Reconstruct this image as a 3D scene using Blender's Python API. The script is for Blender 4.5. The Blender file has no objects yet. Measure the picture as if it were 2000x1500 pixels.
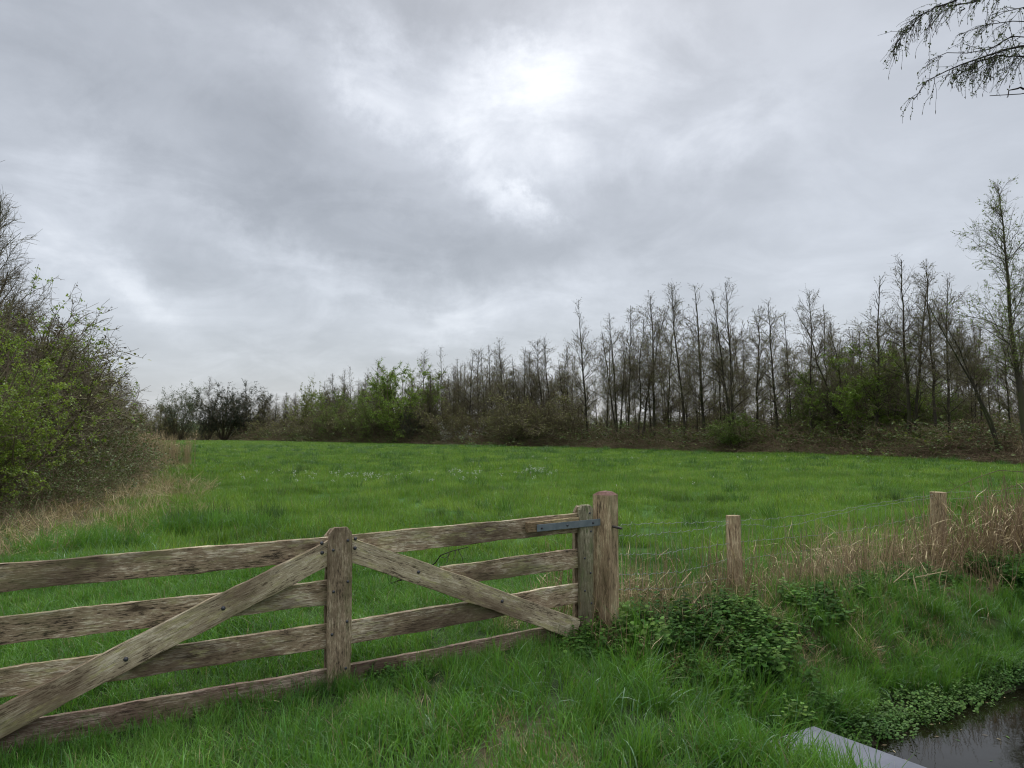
import bpy, bmesh, math
import numpy as np
from mathutils import Vector, Matrix, Euler

SC = bpy.context.scene
COL = SC.collection
R = math.radians

# ------------------------------------------------------------------ camera
CAM_H = 1.6
PITCH = math.atan(96 / 1500.0)
cam = bpy.data.cameras.new("camera")
cam.sensor_width = 36.0
cam.lens = 27.0
cam.clip_start = 0.05
cam.clip_end = 3000
co = bpy.data.objects.new("camera", cam)
COL.objects.link(co)
co.location = (0, 0, CAM_H)
co.rotation_euler = (math.pi / 2 + PITCH, 0, 0)
SC.camera = co

# ------------------------------------------------------------------ light
SUN_EL, SUN_AZ = R(48), R(8)          # azimuth clockwise from +Y
sd = bpy.data.lights.new("sun", 'SUN')
sd.energy = 1.1
sd.angle = R(30)
sd.color = (1.0, 0.975, 0.94)
so = bpy.data.objects.new("sun", sd)
COL.objects.link(so)
sv = Vector((math.sin(SUN_AZ) * math.cos(SUN_EL), math.cos(SUN_AZ) * math.cos(SUN_EL), math.sin(SUN_EL)))
so.rotation_euler = (-sv).to_track_quat('-Z', 'Y').to_euler()
so.location = (0, 0, 60)

SC.view_settings.view_transform = 'Standard'
SC.view_settings.look = 'None'
SC.view_settings.exposure = 0.45
SC.view_settings.gamma = 1.0
SC.cycles.filter_width = 1.15
SC.cycles.max_bounces = 6
SC.cycles.diffuse_bounces = 3
SC.cycles.glossy_bounces = 2
SC.cycles.transmission_bounces = 3
SC.cycles.transparent_max_bounces = 4


class NT:
    """small wrapper to write node graphs"""
    def __init__(self, tree):
        self.t = tree
        self.n = tree.nodes
        self.l = tree.links

    def node(self, typ, **kw):
        n = self.n.new(typ)
        for k, v in kw.items():
            setattr(n, k, v)
        return n

    def put(self, sock, v):
        if hasattr(v, 'node'):
            self.l.new(v, sock)
        else:
            sock.default_value = v

    def math(self, op, a, b=None, c=None, clamp=False):
        n = self.node('ShaderNodeMath', operation=op)
        n.use_clamp = clamp
        self.put(n.inputs[0], a)
        if b is not None:
            self.put(n.inputs[1], b)
        if c is not None:
            self.put(n.inputs[2], c)
        return n.outputs[0]

    def mix(self, f, a, b, typ='RGBA', blend='MIX'):
        n = self.node('ShaderNodeMix', data_type=typ)
        if typ == 'RGBA':
            n.blend_type = blend
            ia, ib, o = n.inputs[6], n.inputs[7], n.outputs[2]
        else:
            ia, ib, o = n.inputs[2], n.inputs[3], n.outputs[0]
        self.put(n.inputs[0], f)
        self.put(ia, a)
        self.put(ib, b)
        return o

    def noise(self, vec, scale, detail=3, rough=0.55, dist=0.0):
        n = self.node('ShaderNodeTexNoise')
        if vec is not None:
            self.l.new(vec, n.inputs['Vector'])
        n.inputs['Scale'].default_value = scale
        n.inputs['Detail'].default_value = detail
        n.inputs['Roughness'].default_value = rough
        n.inputs['Distortion'].default_value = dist
        return n

    def ramp(self, f, stops):
        n = self.node('ShaderNodeValToRGB')
        el = n.color_ramp.elements
        while len(el) > 1:
            el.remove(el[-1])
        el[0].position, el[0].color = stops[0][0], c4(stops[0][1])
        for p, c in stops[1:]:
            e = el.new(p)
            e.color = c4(c)
        self.put(n.inputs[0], f)
        return n.outputs[0]

    def remap(self, v, a, b, c=0.0, d=1.0):
        n = self.node('ShaderNodeMapRange')
        self.put(n.inputs[0], v)
        for i, x in enumerate((a, b, c, d)):
            n.inputs[i + 1].default_value = x
        return n.outputs[0]


def c4(c):
    return (c, c, c, 1) if isinstance(c, (int, float)) else (c[0], c[1], c[2], 1)


def build_world():
    w = bpy.data.worlds.new("World")
    SC.world = w
    w.use_nodes = True
    t = NT(w.node_tree)
    t.n.clear()
    out = t.node('ShaderNodeOutputWorld')
    bg = t.node('ShaderNodeBackground')
    bg2 = t.node('ShaderNodeBackground')
    add = t.node('ShaderNodeAddShader')
    sky = t.node('ShaderNodeTexSky', sky_type='NISHITA')
    sky.sun_disc = False
    sky.sun_elevation = SUN_EL
    sky.sun_rotation = SUN_AZ
    t.l.new(sky.outputs[0], bg.inputs[0])
    bg.inputs[1].default_value = 0.012      # what the cloud deck lets through
    tc = t.node('ShaderNodeTexCoord')
    sep = t.node('ShaderNodeSeparateXYZ')
    t.l.new(tc.outputs['Generated'], sep.inputs[0])
    X, Y, Z = sep.outputs
    # cloud deck coordinates: direction projected on a flat layer
    zz = t.math('ADD', t.math('MAXIMUM', Z, 0.0), 0.26)
    comb = t.node('ShaderNodeCombineXYZ')
    t.put(comb.inputs[0], t.math('DIVIDE', X, zz))
    t.put(comb.inputs[1], t.math('DIVIDE', Y, zz))
    deck = comb.outputs[0]
    # azimuth and elevation, warped, for the large lumps of this particular sky
    wz = t.noise(tc.outputs['Generated'], 4.0, 9, 0.66)
    wc = t.node('ShaderNodeSeparateColor')
    t.l.new(wz.outputs['Color'], wc.inputs[0])
    az = t.math('ARCTAN2', X, Y)
    el = t.math('ARCSINE', Z)
    az = t.math('ADD', az, t.math('MULTIPLY', t.math('SUBTRACT', wc.outputs[0], 0.5), 0.30))
    el = t.math('ADD', el, t.math('MULTIPLY', t.math('SUBTRACT', wc.outputs[1], 0.5), 0.20))

    def lump(px, py, rx, ry, rot, amp):
        a = (px - 1000) / 1500.0
        v = (750 - py) / 1500.0
        c, s = math.cos(PITCH), math.sin(PITCH)
        d = Vector((a, c - s * v, s + c * v)).normalized()
        a0, e0 = math.atan2(d.x, d.y), math.asin(d.z)
        ca, sa = math.cos(R(rot)), math.sin(R(rot))
        da = t.math('SUBTRACT', az, a0)
        de = t.math('SUBTRACT', el, e0)
        u = t.math('ADD', t.math('MULTIPLY', da, ca * 1500 / rx), t.math('MULTIPLY', de, sa * 1500 / rx))
        w_ = t.math('ADD', t.math('MULTIPLY', da, -sa * 1500 / ry), t.math('MULTIPLY', de, ca * 1500 / ry))
        r2 = t.math('ADD', t.math('MULTIPLY', u, u), t.math('MULTIPLY', w_, w_))
        return t.math('MULTIPLY', t.math('EXPONENT', t.math('MULTIPLY', r2, -1.0)), amp)

    bright = [
        (1035, 165, 140, 85, -15, .28), (1080, 95, 100, 70, 20, .22), (800, 205, 95, 45, -22, .24),
        (960, 290, 95, 50, -42, .30), (1045, 375, 34, 60, 20, .26), (1235, 60, 120, 80, 0, .25),
        (745, 110, 55, 70, 0, .20), (290, 585, 150, 34, -28, .13), (120, 285, 90, 110, 0, .10),
        (500, 450, 200, 40, -22, .14), (900, 610, 320, 36, 0, .13), (1390, 240, 130, 60, 0, .12),
        (1160, 230, 230, 110, -10, .14), (1060, 560, 190, 40, 0, .05), (60, 480, 110, 160, 0, .10), (560, 90, 70, 40, 0, .08),
    ]
    dark = [
        (60, 110, 120, 90, 0, -.03), (1700, 500, 400, 200, 0, .02), (1650, 150, 300, 200, 0, .03),
        (350, 340, 220, 110, -15, -.07), (800, 30, 330, 60, 0, -.12), (560, 190, 200, 100, -20, -.05),
        (800, 470, 330, 80, -14, -.08), (640, 370, 260, 80, -30, -.07), (1180, 430, 190, 90, 0, -.06),
        (150, 60, 200, 90, -30, -.08), (330, 190, 260, 110, -20, -.02), (480, 560, 240, 45, -16, -.05), (950, 500, 170, 60, 0, -.05),
        (1330, 330, 240, 50, 10, -.05),
    ]

    def total(ls):
        tot = None
        for L in ls:
            v = lump(*L)
            tot = v if tot is None else t.math('ADD', tot, v)
        return tot
    n1 = t.noise(deck, 1.6, 8, 0.55, 0.4)
    n2 = t.noise(deck, 5.2, 7, 0.6, 0.3)
    n3 = t.noise(deck, 2.8, 9, 0.58, 0.7)
    brk = t.remap(t.math('ADD', t.math('MULTIPLY', n3.outputs[0], .6), t.math('MULTIPLY', n2.outputs[0], .4)), .38, .62, .45, 1.15)
    tot = t.math('ADD', t.math('MULTIPLY', total(bright), brk), total(dark))
    fine = t.math('ADD', t.math('MULTIPLY', t.math('SUBTRACT', n1.outputs[0], 0.5), 0.26),
                  t.math('MULTIPLY', t.math('SUBTRACT', n2.outputs[0], 0.5), 0.085))
    fine = t.math('ADD', fine, t.remap(n3.outputs[0], .42, .62, -.03, .035))
    val = t.math('ADD', t.math('MULTIPLY', t.math('ADD', tot, fine), .76), 0.382)
    val = t.math('MAXIMUM', val, 0.16)
    # the deck overhead is thinner and lets more light through, as under any overcast
    up = t.remap(Z, 0.52, 0.95, 1.0, 4.2)
    val = t.math('MULTIPLY', val, up)
    low = t.remap(Z, -0.02, 0.0, 0.25, 1.0)
    val = t.math('MULTIPLY', val, low)
    tint = t.ramp(t.math('MULTIPLY', val, 1.0), [(0.2, (.93, .98, 1.06)), (0.45, (.935, .98, 1.06)), (.8, (.98, .998, 1.03))])
    vm = t.node('ShaderNodeVectorMath', operation='SCALE')
    t.l.new(tint, vm.inputs[0])
    t.put(vm.inputs['Scale'], val)
    t.l.new(vm.outputs[0], bg2.inputs[0])
    bg2.inputs[1].default_value = 1.0
    t.l.new(bg.outputs[0], add.inputs[0])
    t.l.new(bg2.outputs[0], add.inputs[1])
    t.l.new(add.outputs[0], out.inputs[0])
    w.cycles.sampling_method = 'MANUAL'
    w.cycles.sample_map_resolution = 512


build_world()

# ------------------------------------------------------------------ geometry helpers
CP, SP = math.cos(PITCH), math.sin(PITCH)


def at(px, py, Y):
    """a photograph point turned into a place in the world, Y metres ahead of the camera"""
    a, v = (px - 1000) / 1500.0, (750 - py) / 1500.0
    b, z = CP - SP * v, SP + CP * v
    k = Y / b
    return Vector((a * k, Y, CAM_H + z * k))


def nrm(v):
    return v / np.maximum(np.linalg.norm(v, axis=-1, keepdims=True), 1e-9)


def mesh_np(name, verts, faces, mats=(), midx=None, smooth=False):
    """faces: list of int arrays (N,3) or (N,4); midx: list of material indices, one per array"""
    me = bpy.data.meshes.new(name)
    verts = np.asarray(verts, dtype=np.float32).reshape(-1, 3)
    me.vertices.add(len(verts))
    me.vertices.foreach_set('co', verts.ravel())
    fl = [np.asarray(f, dtype=np.int32) for f in faces]
    keep = [i for i, f in enumerate(fl) if len(f)]
    loops = np.concatenate([fl[i].ravel() for i in keep])
    tot = np.concatenate([np.full(len(fl[i]), fl[i].shape[1], dtype=np.int32) for i in keep])
    start = np.concatenate([[0], np.cumsum(tot)[:-1]]).astype(np.int32)
    me.loops.add(len(loops))
    me.loops.foreach_set('vertex_index', loops)
    me.polygons.add(len(tot))
    me.polygons.foreach_set('loop_start', start)
    me.polygons.foreach_set('loop_total', tot)
    if midx is not None:
        mi = np.concatenate([np.full(len(fl[i]), midx[i], dtype=np.int32) for i in keep])
        me.polygons.foreach_set('material_index', mi)
    if smooth:
        me.polygons.foreach_set('use_smooth', np.ones(len(tot), dtype=bool))
    for m in mats:
        me.materials.append(m)
    me.update(calc_edges=True)
    return me


class Geo:
    """collects vertex and face arrays, each with a material slot"""
    def __init__(self):
        self.v, self.f, self.m, self.n = [], [], [], 0

    def add(self, v, faces, mi=0):
        v = np.asarray(v, dtype=np.float32).reshape(-1, 3)
        for f in faces:
            if len(f):
                self.f.append(np.asarray(f) + self.n)
                self.m.append(mi)
        self.v.append(v)
        self.n += len(v)

    def mesh(self, name, mats, smooth=False):
        return mesh_np(name, np.concatenate(self.v), self.f, mats, self.m, smooth)


def tubes(P, Rr, sides=3):
    """P (N,K,3) paths, Rr (N,K) radii -> verts, [quads]"""
    N, K, _ = P.shape
    T = np.empty_like(P)
    T[:, 1:-1] = P[:, 2:] - P[:, :-2]
    T[:, 0] = P[:, 1] - P[:, 0]
    T[:, -1] = P[:, -1] - P[:, -2]
    T = nrm(T)
    ref = np.zeros((N, 1, 3))
    t0 = np.abs(nrm(P[:, -1] - P[:, 0]))
    ref[np.arange(N), 0, np.argmin(t0, axis=1)] = 1
    U = nrm(np.cross(T, np.broadcast_to(ref, T.shape)))
    V = np.cross(T, U)
    a = np.arange(sides) * 2 * np.pi / sides
    ring = P[:, :, None, :] + Rr[:, :, None, None] * (np.cos(a)[None, None, :, None] * U[:, :, None, :]
                                                    + np.sin(a)[None, None, :, None] * V[:, :, None, :])
    base = (np.arange(N) * K * sides)[:, None, None]
    k = (np.arange(K - 1) * sides)[None, :, None]
    s = np.arange(sides)[None, None, :]
    s2 = (s + 1) % sides
    q = np.stack([base + k + s, base + k + s2, base + k + sides + s2, base + k + sides + s], axis=-1).reshape(-1, 4)
    return ring.reshape(-1, 3), [q]


def grow(rng, S, D, L, K, wob=.15, up=0.0):
    D = nrm(D)
    P = [S]
    step = (L / (K - 1))[:, None]
    for k in range(K - 1):
        D = nrm(D + wob * rng.normal(size=D.shape) + np.array([0, 0, up]))
        P.append(P[-1] + D * step)
    return np.stack(P, axis=1)


def spawn(rng, P, n, t0, t1, a0, a1, power=1.0, by_len=False):
    N, K, _ = P.shape
    if by_len:
        w = np.linalg.norm(P[:, -1] - P[:, 0], axis=1) ** 1.3
        i = rng.choice(N, n, p=w / w.sum())
    else:
        i = rng.integers(0, N, n)
    t = t0 + (t1 - t0) * rng.random(n) ** power
    s = t * (K - 1)
    k = np.minimum(s.astype(int), K - 2)
    f = (s - k)[:, None]
    pos = P[i, k] * (1 - f) + P[i, k + 1] * f
    tan = nrm(P[i, k + 1] - P[i, k])
    w = rng.normal(size=(n, 3))
    perp = nrm(w - (w * tan).sum(1, keepdims=True) * tan)
    ang = np.radians(a0 + (a1 - a0) * rng.random(n))[:, None]
    return pos, tan * np.cos(ang) + perp * np.sin(ang), i, t


def taper(r0, r1, K):
    s = np.linspace(0, 1, K)[None, :]
    r0, r1 = np.asarray(r0, float).reshape(-1, 1), np.asarray(r1, float).reshape(-1, 1)
    return r0 * (1 - s) + r1 * s


def leaves(rng, pos, size, elong=1.5, flat=0.0, fold=.25):
    """diamond leaves folded along the midrib"""
    n = len(pos)
    d = nrm(rng.normal(size=(n, 3)) * np.array([1, 1, 1 - flat * .8]))
    w = rng.normal(size=(n, 3)) * np.array([1, 1, 1 - flat])
    s = nrm(np.cross(d, np.cross(w, d)))
    s = nrm(s - (s * d).sum(1, keepdims=True) * d)
    nn = np.cross(d, s)
    L = (size * (.6 + .8 * rng.random(n)))[:, None]
    W = L / elong * .5
    a = pos
    b = pos + d * L * .45 + s * W + nn * L * fold * .4
    c = pos + d * L
    e = pos + d * L * .45 - s * W + nn * L * fold * .4
    v = np.stack([a, b, c, e], axis=1).reshape(-1, 3)
    k = (np.arange(n) * 4)[:, None]
    return v, [np.concatenate([k + np.array([0, 1, 2]), k + np.array([0, 2, 3])])]


def tag(o, label=None, cat=None, group=None, kind=None):
    if label: o['label'] = label
    if cat: o['category'] = cat
    if group: o['group'] = group
    if kind: o['kind'] = kind
    return o


def obj(name, me, parent=None, loc=(0, 0, 0)):
    o = bpy.data.objects.new(name, me)
    COL.objects.link(o)
    o.location = loc
    if parent is not None:
        o.parent = parent
    return o


def empty(name, loc, rz=0.0):
    o = bpy.data.objects.new(name, None)
    COL.objects.link(o)
    o.empty_display_size = .3
    o.location = loc
    o.rotation_euler = (0, 0, rz)
    return o


# ------------------------------------------------------------------ materials
def new_mat(name):
    m = bpy.data.materials.new(name)
    m.use_nodes = True
    t = NT(m.node_tree)
    t.n.clear()
    return m, t


def leaf_mat(name, c1, c2, c3, rough=.5, trans=.3, spec=.35, patch=.5, patch_amt=.6, dead=None, dead_amt=.0):
    """foliage: colour varies plant by plant and in patches over the ground"""
    m, t = new_mat(name)
    out = t.node('ShaderNodeOutputMaterial')
    geo = t.node('ShaderNodeNewGeometry')
    inf = t.node('ShaderNodeObjectInfo')
    n = t.noise(geo.outputs['Position'], patch, 3, .6)
    n2 = t.noise(geo.outputs['Position'], 9.0, 1, .5)
    f = t.math('ADD', t.math('MULTIPLY', t.remap(n.outputs[0], .36, .64), patch_amt),
               t.math('MULTIPLY', inf.outputs['Random'], 1 - patch_amt))
    f = t.math('ADD', f, t.math('MULTIPLY', t.math('SUBTRACT', n2.outputs[0], .5), .5), clamp=True)
    col = t.ramp(f, [(0.05, c1), (.5, c2), (.95, c3)])
    if dead:
        isl = geo.outputs['Random Per Island']
        col = t.mix(t.math('LESS_THAN', isl, dead_amt), col, c4(dead))
    isl = geo.outputs['Random Per Island']
    hs = t.node('ShaderNodeHueSaturation')
    t.put(hs.inputs['Value'], t.remap(isl, 0, 1, .55, 1.45))
    t.put(hs.inputs['Hue'], t.remap(t.math('FRACT', t.math('MULTIPLY', isl, 7.3)), 0, 1, .485, .515))
    t.put(hs.inputs['Color'], col)
    col = hs.outputs[0]
    p = t.node('ShaderNodeBsdfPrincipled')
    t.put(p.inputs['Base Color'], col)
    p.inputs['Roughness'].default_value = rough
    p.inputs['Specular IOR Level'].default_value = spec
    if trans > 0:
        tr = t.node('ShaderNodeBsdfTranslucent')
        t.put(tr.inputs[0], t.mix(.35, col, c4((min(c3[0] * 2.0, 1), min(c3[1] * 1.9, 1), c3[2])), blend='MIX'))
        ms = t.node('ShaderNodeMixShader')
        ms.inputs[0].default_value = trans
        t.l.new(p.outputs[0], ms.inputs[1])
        t.l.new(tr.outputs[0], ms.inputs[2])
        t.l.new(ms.outputs[0], out.inputs[0])
    else:
        t.l.new(p.outputs[0], out.inputs[0])
    return m


def bark_mat(name, c1, c2, moss=None):
    m, t = new_mat(name)
    out = t.node('ShaderNodeOutputMaterial')
    geo = t.node('ShaderNodeNewGeometry')
    inf = t.node('ShaderNodeObjectInfo')
    n = t.noise(geo.outputs['Position'], 3.0, 4, .6)
    f = t.math('ADD', t.remap(n.outputs[0], .3, .7, 0, .7), t.math('MULTIPLY', inf.outputs['Random'], .3))
    col = t.mix(f, c4(c1), c4(c2))
    if moss:
        n2 = t.noise(geo.outputs['Position'], 1.1, 4, .6)
        col = t.mix(t.remap(n2.outputs[0], .45, .6, 0, .75), col, c4(moss))
    p = t.node('ShaderNodeBsdfPrincipled')
    t.put(p.inputs['Base Color'], col)
    p.inputs['Roughness'].default_value = .85
    p.inputs['Specular IOR Level'].default_value = .2
    t.l.new(p.outputs[0], out.inputs[0])
    return m


def wood_mat(name, light, mid, dark, lichen, lich_amt=.5, grain=1.0, seed=0.0):
    """weathered timber, grain along the local X of its board"""
    m, t = new_mat(name)
    out = t.node('ShaderNodeOutputMaterial')
    tc = t.node('ShaderNodeTexCoord')
    inf = t.node('ShaderNodeObjectInfo')
    off = t.node('ShaderNodeVectorMath', operation='ADD')
    t.l.new(tc.outputs['Object'], off.inputs[0])
    cb = t.node('ShaderNodeCombineXYZ')
    t.put(cb.inputs[0], t.math('MULTIPLY', inf.outputs['Random'], 37.0))
    t.put(cb.inputs[1], t.math('ADD', t.math('MULTIPLY', inf.outputs['Random'], 11.0), seed))
    t.l.new(cb.outputs[0], off.inputs[1])
    def mapped(sx, syz):
        mp = t.node('ShaderNodeMapping')
        mp.inputs['Scale'].default_value = (sx, syz, syz)
        t.l.new(off.outputs[0], mp.inputs[0])
        return mp.outputs[0]
    flake = t.noise(mapped(19 * grain, 100 * grain), 1.0, 7, .74, .35)
    fibre = t.noise(mapped(6, 260), 1.0, 3, .6)
    blot = t.noise(mapped(2.6, 9), 1.0, 5, .65, .4)
    big = t.noise(mapped(1.1, 3), 1.0, 3, .6)
    f = t.math('ADD', t.math('MULTIPLY', flake.outputs[0], .62), t.math('MULTIPLY', fibre.outputs[0], .38))
    f = t.math('ADD', f, t.math('MULTIPLY', t.math('SUBTRACT', blot.outputs[0], .5), .55))
    col = t.ramp(f, [(.395, dark), (.455, mid), (.52, mid), (.59, light)])
    stain = t.remap(big.outputs[0], .47, .62, 0, .75)
    col = t.mix(stain, col, c4((dark[0] * 1.6, dark[1] * 1.5, dark[2] * 1.4)))
    ln = t.noise(mapped(9, 30), 1.0, 6, .7)
    lmask = t.math('MULTIPLY', t.remap(ln.outputs[0], .50, .60), t.remap(blot.outputs[0], .45, .62, 0, lich_amt))
    col = t.mix(lmask, col, c4(lichen))
    alg = t.noise(mapped(1.7, 5.5), 1.0, 5, .7)
    col = t.mix(t.math('MULTIPLY', t.remap(alg.outputs[0], .50, .66), .45), col, c4((.15, .155, .065)))
    crack = t.noise(mapped(2.2, 70), 1.0, 3, .55, .5)
    cm = t.remap(t.math('ABSOLUTE', t.math('SUBTRACT', crack.outputs[0], .5)), 0.0, .012, 1, 0)
    cm = t.math('MULTIPLY', cm, t.remap(blot.outputs[0], .5, .56))
    col = t.mix(t.math('MULTIPLY', cm, .8), col, c4((.012, .009, .006)))
    vor = t.node('ShaderNodeTexVoronoi')
    t.l.new(mapped(1.9, 7.5), vor.inputs['Vector'])
    vor.inputs['Scale'].default_value = 1.0
    kd = t.math('ADD', vor.outputs['Distance'], t.math('MULTIPLY', t.math('SUBTRACT', blot.outputs[0], .5), .12))
    knot = t.math('MULTIPLY', t.remap(kd, .06, .14, 1, 0), .75)
    col = t.mix(knot, col, c4((dark[0] * .7, dark[1] * .6, dark[2] * .5)))
    p = t.node('ShaderNodeBsdfPrincipled')
    t.put(p.inputs['Base Color'], col)
    p.inputs['Roughness'].default_value = .78
    p.inputs['Specular IOR Level'].default_value = .25
    bp = t.node('ShaderNodeBump')
    bp.inputs['Strength'].default_value = .75
    bp.inputs['Distance'].default_value = .006
    t.put(bp.inputs['Height'], t.math('SUBTRACT', f, t.math('MULTIPLY', cm, .5)))
    t.l.new(bp.outputs[0], p.inputs['Normal'])
    t.l.new(p.outputs[0], out.inputs[0])
    return m


def simple_mat(name, c, rough=.5, metal=0.0, c2=None, nscale=8.0, bump=0.0):
    m, t = new_mat(name)
    out = t.node('ShaderNodeOutputMaterial')
    tc = t.node('ShaderNodeTexCoord')
    n = t.noise(tc.outputs['Object'], nscale, 5, .6)
    p = t.node('ShaderNodeBsdfPrincipled')
    t.put(p.inputs['Base Color'], t.mix(t.remap(n.outputs[0], .35, .65), c4(c), c4(c2 or c)))
    t.put(p.inputs['Roughness'], t.remap(n.outputs[0], .3, .7, rough * .85, min(1, rough * 1.15)))
    p.inputs['Metallic'].default_value = metal
    if bump:
        bp = t.node('ShaderNodeBump')
        bp.inputs['Strength'].default_value = bump
        bp.inputs['Distance'].default_value = .01
        t.l.new(n.outputs[0], bp.inputs['Height'])
        t.l.new(bp.outputs[0], p.inputs['Normal'])
    t.l.new(p.outputs[0], out.inputs[0])
    return m


M = {}
M['grass'] = leaf_mat('meadow_grass', (.028, .088, .012), (.080, .192, .022), (.195, .300, .048), rough=.42, trans=.35, patch=.42, patch_amt=.6, dead=(.24, .20, .09), dead_amt=.02)
M['tussock'] = leaf_mat('tussock_grass', (.026, .075, .012), (.045, .12, .016), (.08, .17, .025), rough=.45, trans=.3, patch=.6)
M['grass_near'] = leaf_mat('verge_grass', (.026, .088, .012), (.066, .180, .020), (.135, .275, .042), rough=.45, trans=.35, spec=.32, patch=.9, patch_amt=.5, dead=(.24, .22, .10), dead_amt=.045)
M['grass_blue'] = leaf_mat('broad_grass', (.07, .15, .07), (.11, .21, .10), (.18, .28, .16), rough=.35, trans=.3, spec=.5, patch=1.0)
M['rush'] = leaf_mat('rush_green', (.022, .062, .012), (.035, .085, .016), (.05, .11, .02), trans=.15, patch=1.0)
M['straw'] = leaf_mat('straw', (.24, .18, .09), (.37, .29, .16), (.52, .43, .26), rough=.6, trans=.15, patch=.8)
M['straw_dark'] = leaf_mat('old_straw', (.12, .09, .045), (.19, .145, .075), (.28, .22, .12), rough=.7, trans=.1, patch=.6)
M['reed'] = leaf_mat('reed_dry', (.22, .15, .085), (.31, .22, .13), (.42, .32, .20), rough=.65, trans=.1, patch=.4)
M['nettle'] = leaf_mat('nettle', (.026, .070, .012), (.042, .105, .017), (.065, .145, .024), rough=.75, trans=.25, spec=.12, patch=1.2)
M['nettle_light'] = leaf_mat('young_nettle', (.05, .12, .02), (.08, .165, .028), (.12, .21, .04), rough=.7, trans=.25, spec=.15, patch=1.2)
M['birch_leaf'] = leaf_mat('birch_leaf', (.04, .06, .014), (.06, .085, .02), (.09, .12, .03), rough=.6, trans=.2, patch=2)
M['cress'] = leaf_mat('cress', (.04, .10, .018), (.065, .145, .026), (.10, .19, .04), rough=.6, spec=.2, trans=.2, patch=1.2)
M['bramble'] = leaf_mat('bramble_leaf', (.06, .10, .025), (.09, .14, .035), (.14, .19, .055), rough=.5, trans=.15, patch=.5)
M['bramble_stem'] = leaf_mat('bramble_stem', (.12, .088, .058), (.175, .130, .084), (.26, .20, .13), rough=.8, spec=.1, trans=0, patch=.25)
M['hawthorn'] = leaf_mat('hawthorn_leaf', (.11, .18, .025), (.165, .25, .038), (.25, .33, .06), rough=.45, trans=.35, patch=.6)
M['shrub'] = leaf_mat('shrub_leaf', (.085, .14, .024), (.12, .185, .032), (.16, .23, .045), rough=.5, trans=.3, patch=.4)
M['fresh'] = leaf_mat('fresh_leaf', (.11, .19, .028), (.15, .24, .036), (.20, .29, .05), rough=.5, trans=.35, patch=.35)
M['pale'] = leaf_mat('pale_leaf', (.13, .17, .04), (.17, .21, .05), (.22, .26, .08), rough=.5, trans=.3, patch=.4)
M['olive'] = leaf_mat('olive_bud', (.14, .15, .045), (.19, .20, .06), (.25, .26, .08), rough=.6, trans=.15, patch=.3)
M['willow'] = leaf_mat('willow_leaf', (.085, .115, .07), (.105, .14, .085), (.13, .17, .105), rough=.6, trans=.2, patch=.3)
M['ivy'] = leaf_mat('ivy_leaf', (.022, .034, .018), (.032, .045, .024), (.045, .06, .03), rough=.5, trans=.05, patch=.3)
M['bud'] = leaf_mat('brown_bud', (.06, .046, .032), (.09, .07, .046), (.12, .10, .055), rough=.7, trans=.05, patch=.3)
M['blossom'] = leaf_mat('blossom', (.55, .56, .50), (.65, .66, .6), (.75, .76, .7), rough=.6, trans=.2, patch=1)
M['bark'] = bark_mat('alder_bark', (.032, .028, .022), (.068, .058, .043), moss=(.060, .066, .027))
M['twig'] = bark_mat('twig_bark', (.10, .080, .056), (.165, .135, .092), moss=(.15, .145, .07))
M['brown_twig'] = bark_mat('thicket_twig', (.10, .077, .054), (.165, .130, .088), moss=(.12, .12, .055))
M['birch_twig'] = bark_mat('birch_twig', (.016, .013, .012), (.035, .028, .025))
M['wood'] = wood_mat('weathered_board', (.68, .59, .44), (.305, .228, .148), (.048, .035, .024), (.42, .40, .18), .65)
M['wood_low'] = wood_mat('damp_low_board', (.42, .33, .26), (.20, .135, .10), (.045, .030, .022), (.13, .15, .06), .7)
M['wood_brace'] = wood_mat('weathered_brace', (.66, .58, .43), (.40, .33, .22), (.085, .062, .042), (.45, .42, .17), .75, grain=1.25)
M['wood_stile'] = wood_mat('weathered_stile', (.54, .44, .31), (.265, .20, .13), (.055, .04, .027), (.12, .14, .05), .4, grain=1.2)
M['wood_green'] = wood_mat('mossy_stile', (.38, .34, .24), (.20, .18, .115), (.05, .042, .026), (.11, .14, .055), .9, grain=.9)
M['wood_post'] = wood_mat('post_timber', (.66, .53, .34), (.36, .262, .158), (.078, .055, .034), (.16, .16, .07), .5, grain=.8)
M['wood_end'] = simple_mat('post_end_grain', (.15, .065, .045), .8, 0, (.08, .035, .022), 40, .6)
M['wood_block'] = wood_mat('block_timber', (.50, .40, .24), (.29, .21, .12), (.07, .05, .03), (.34, .32, .12), .6, grain=1.2)
M['steel'] = simple_mat('galvanised_steel', (.13, .16, .185), .42, .35, (.19, .22, .24), 14, .05)
M['iron'] = simple_mat('dark_iron', (.035, .036, .042), .5, .4, (.09, .075, .065), 60)
M['bolt'] = simple_mat('bolt_head', (.045, .048, .058), .5, .4, (.10, .10, .11), 60)
M['wire'] = simple_mat('fence_wire', (.15, .17, .155), .55, .2, (.22, .24, .225), 20)
M['plate'] = simple_mat('wet_grey_plate', (.09, .098, .122), .6, 0, (.14, .15, .18), 3.5, .04)
M['plate'].node_tree.nodes['Principled BSDF'].inputs['Specular IOR Level'].default_value = .2
M['petal'] = simple_mat('white_petal', (.75, .76, .72), .6)


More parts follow.
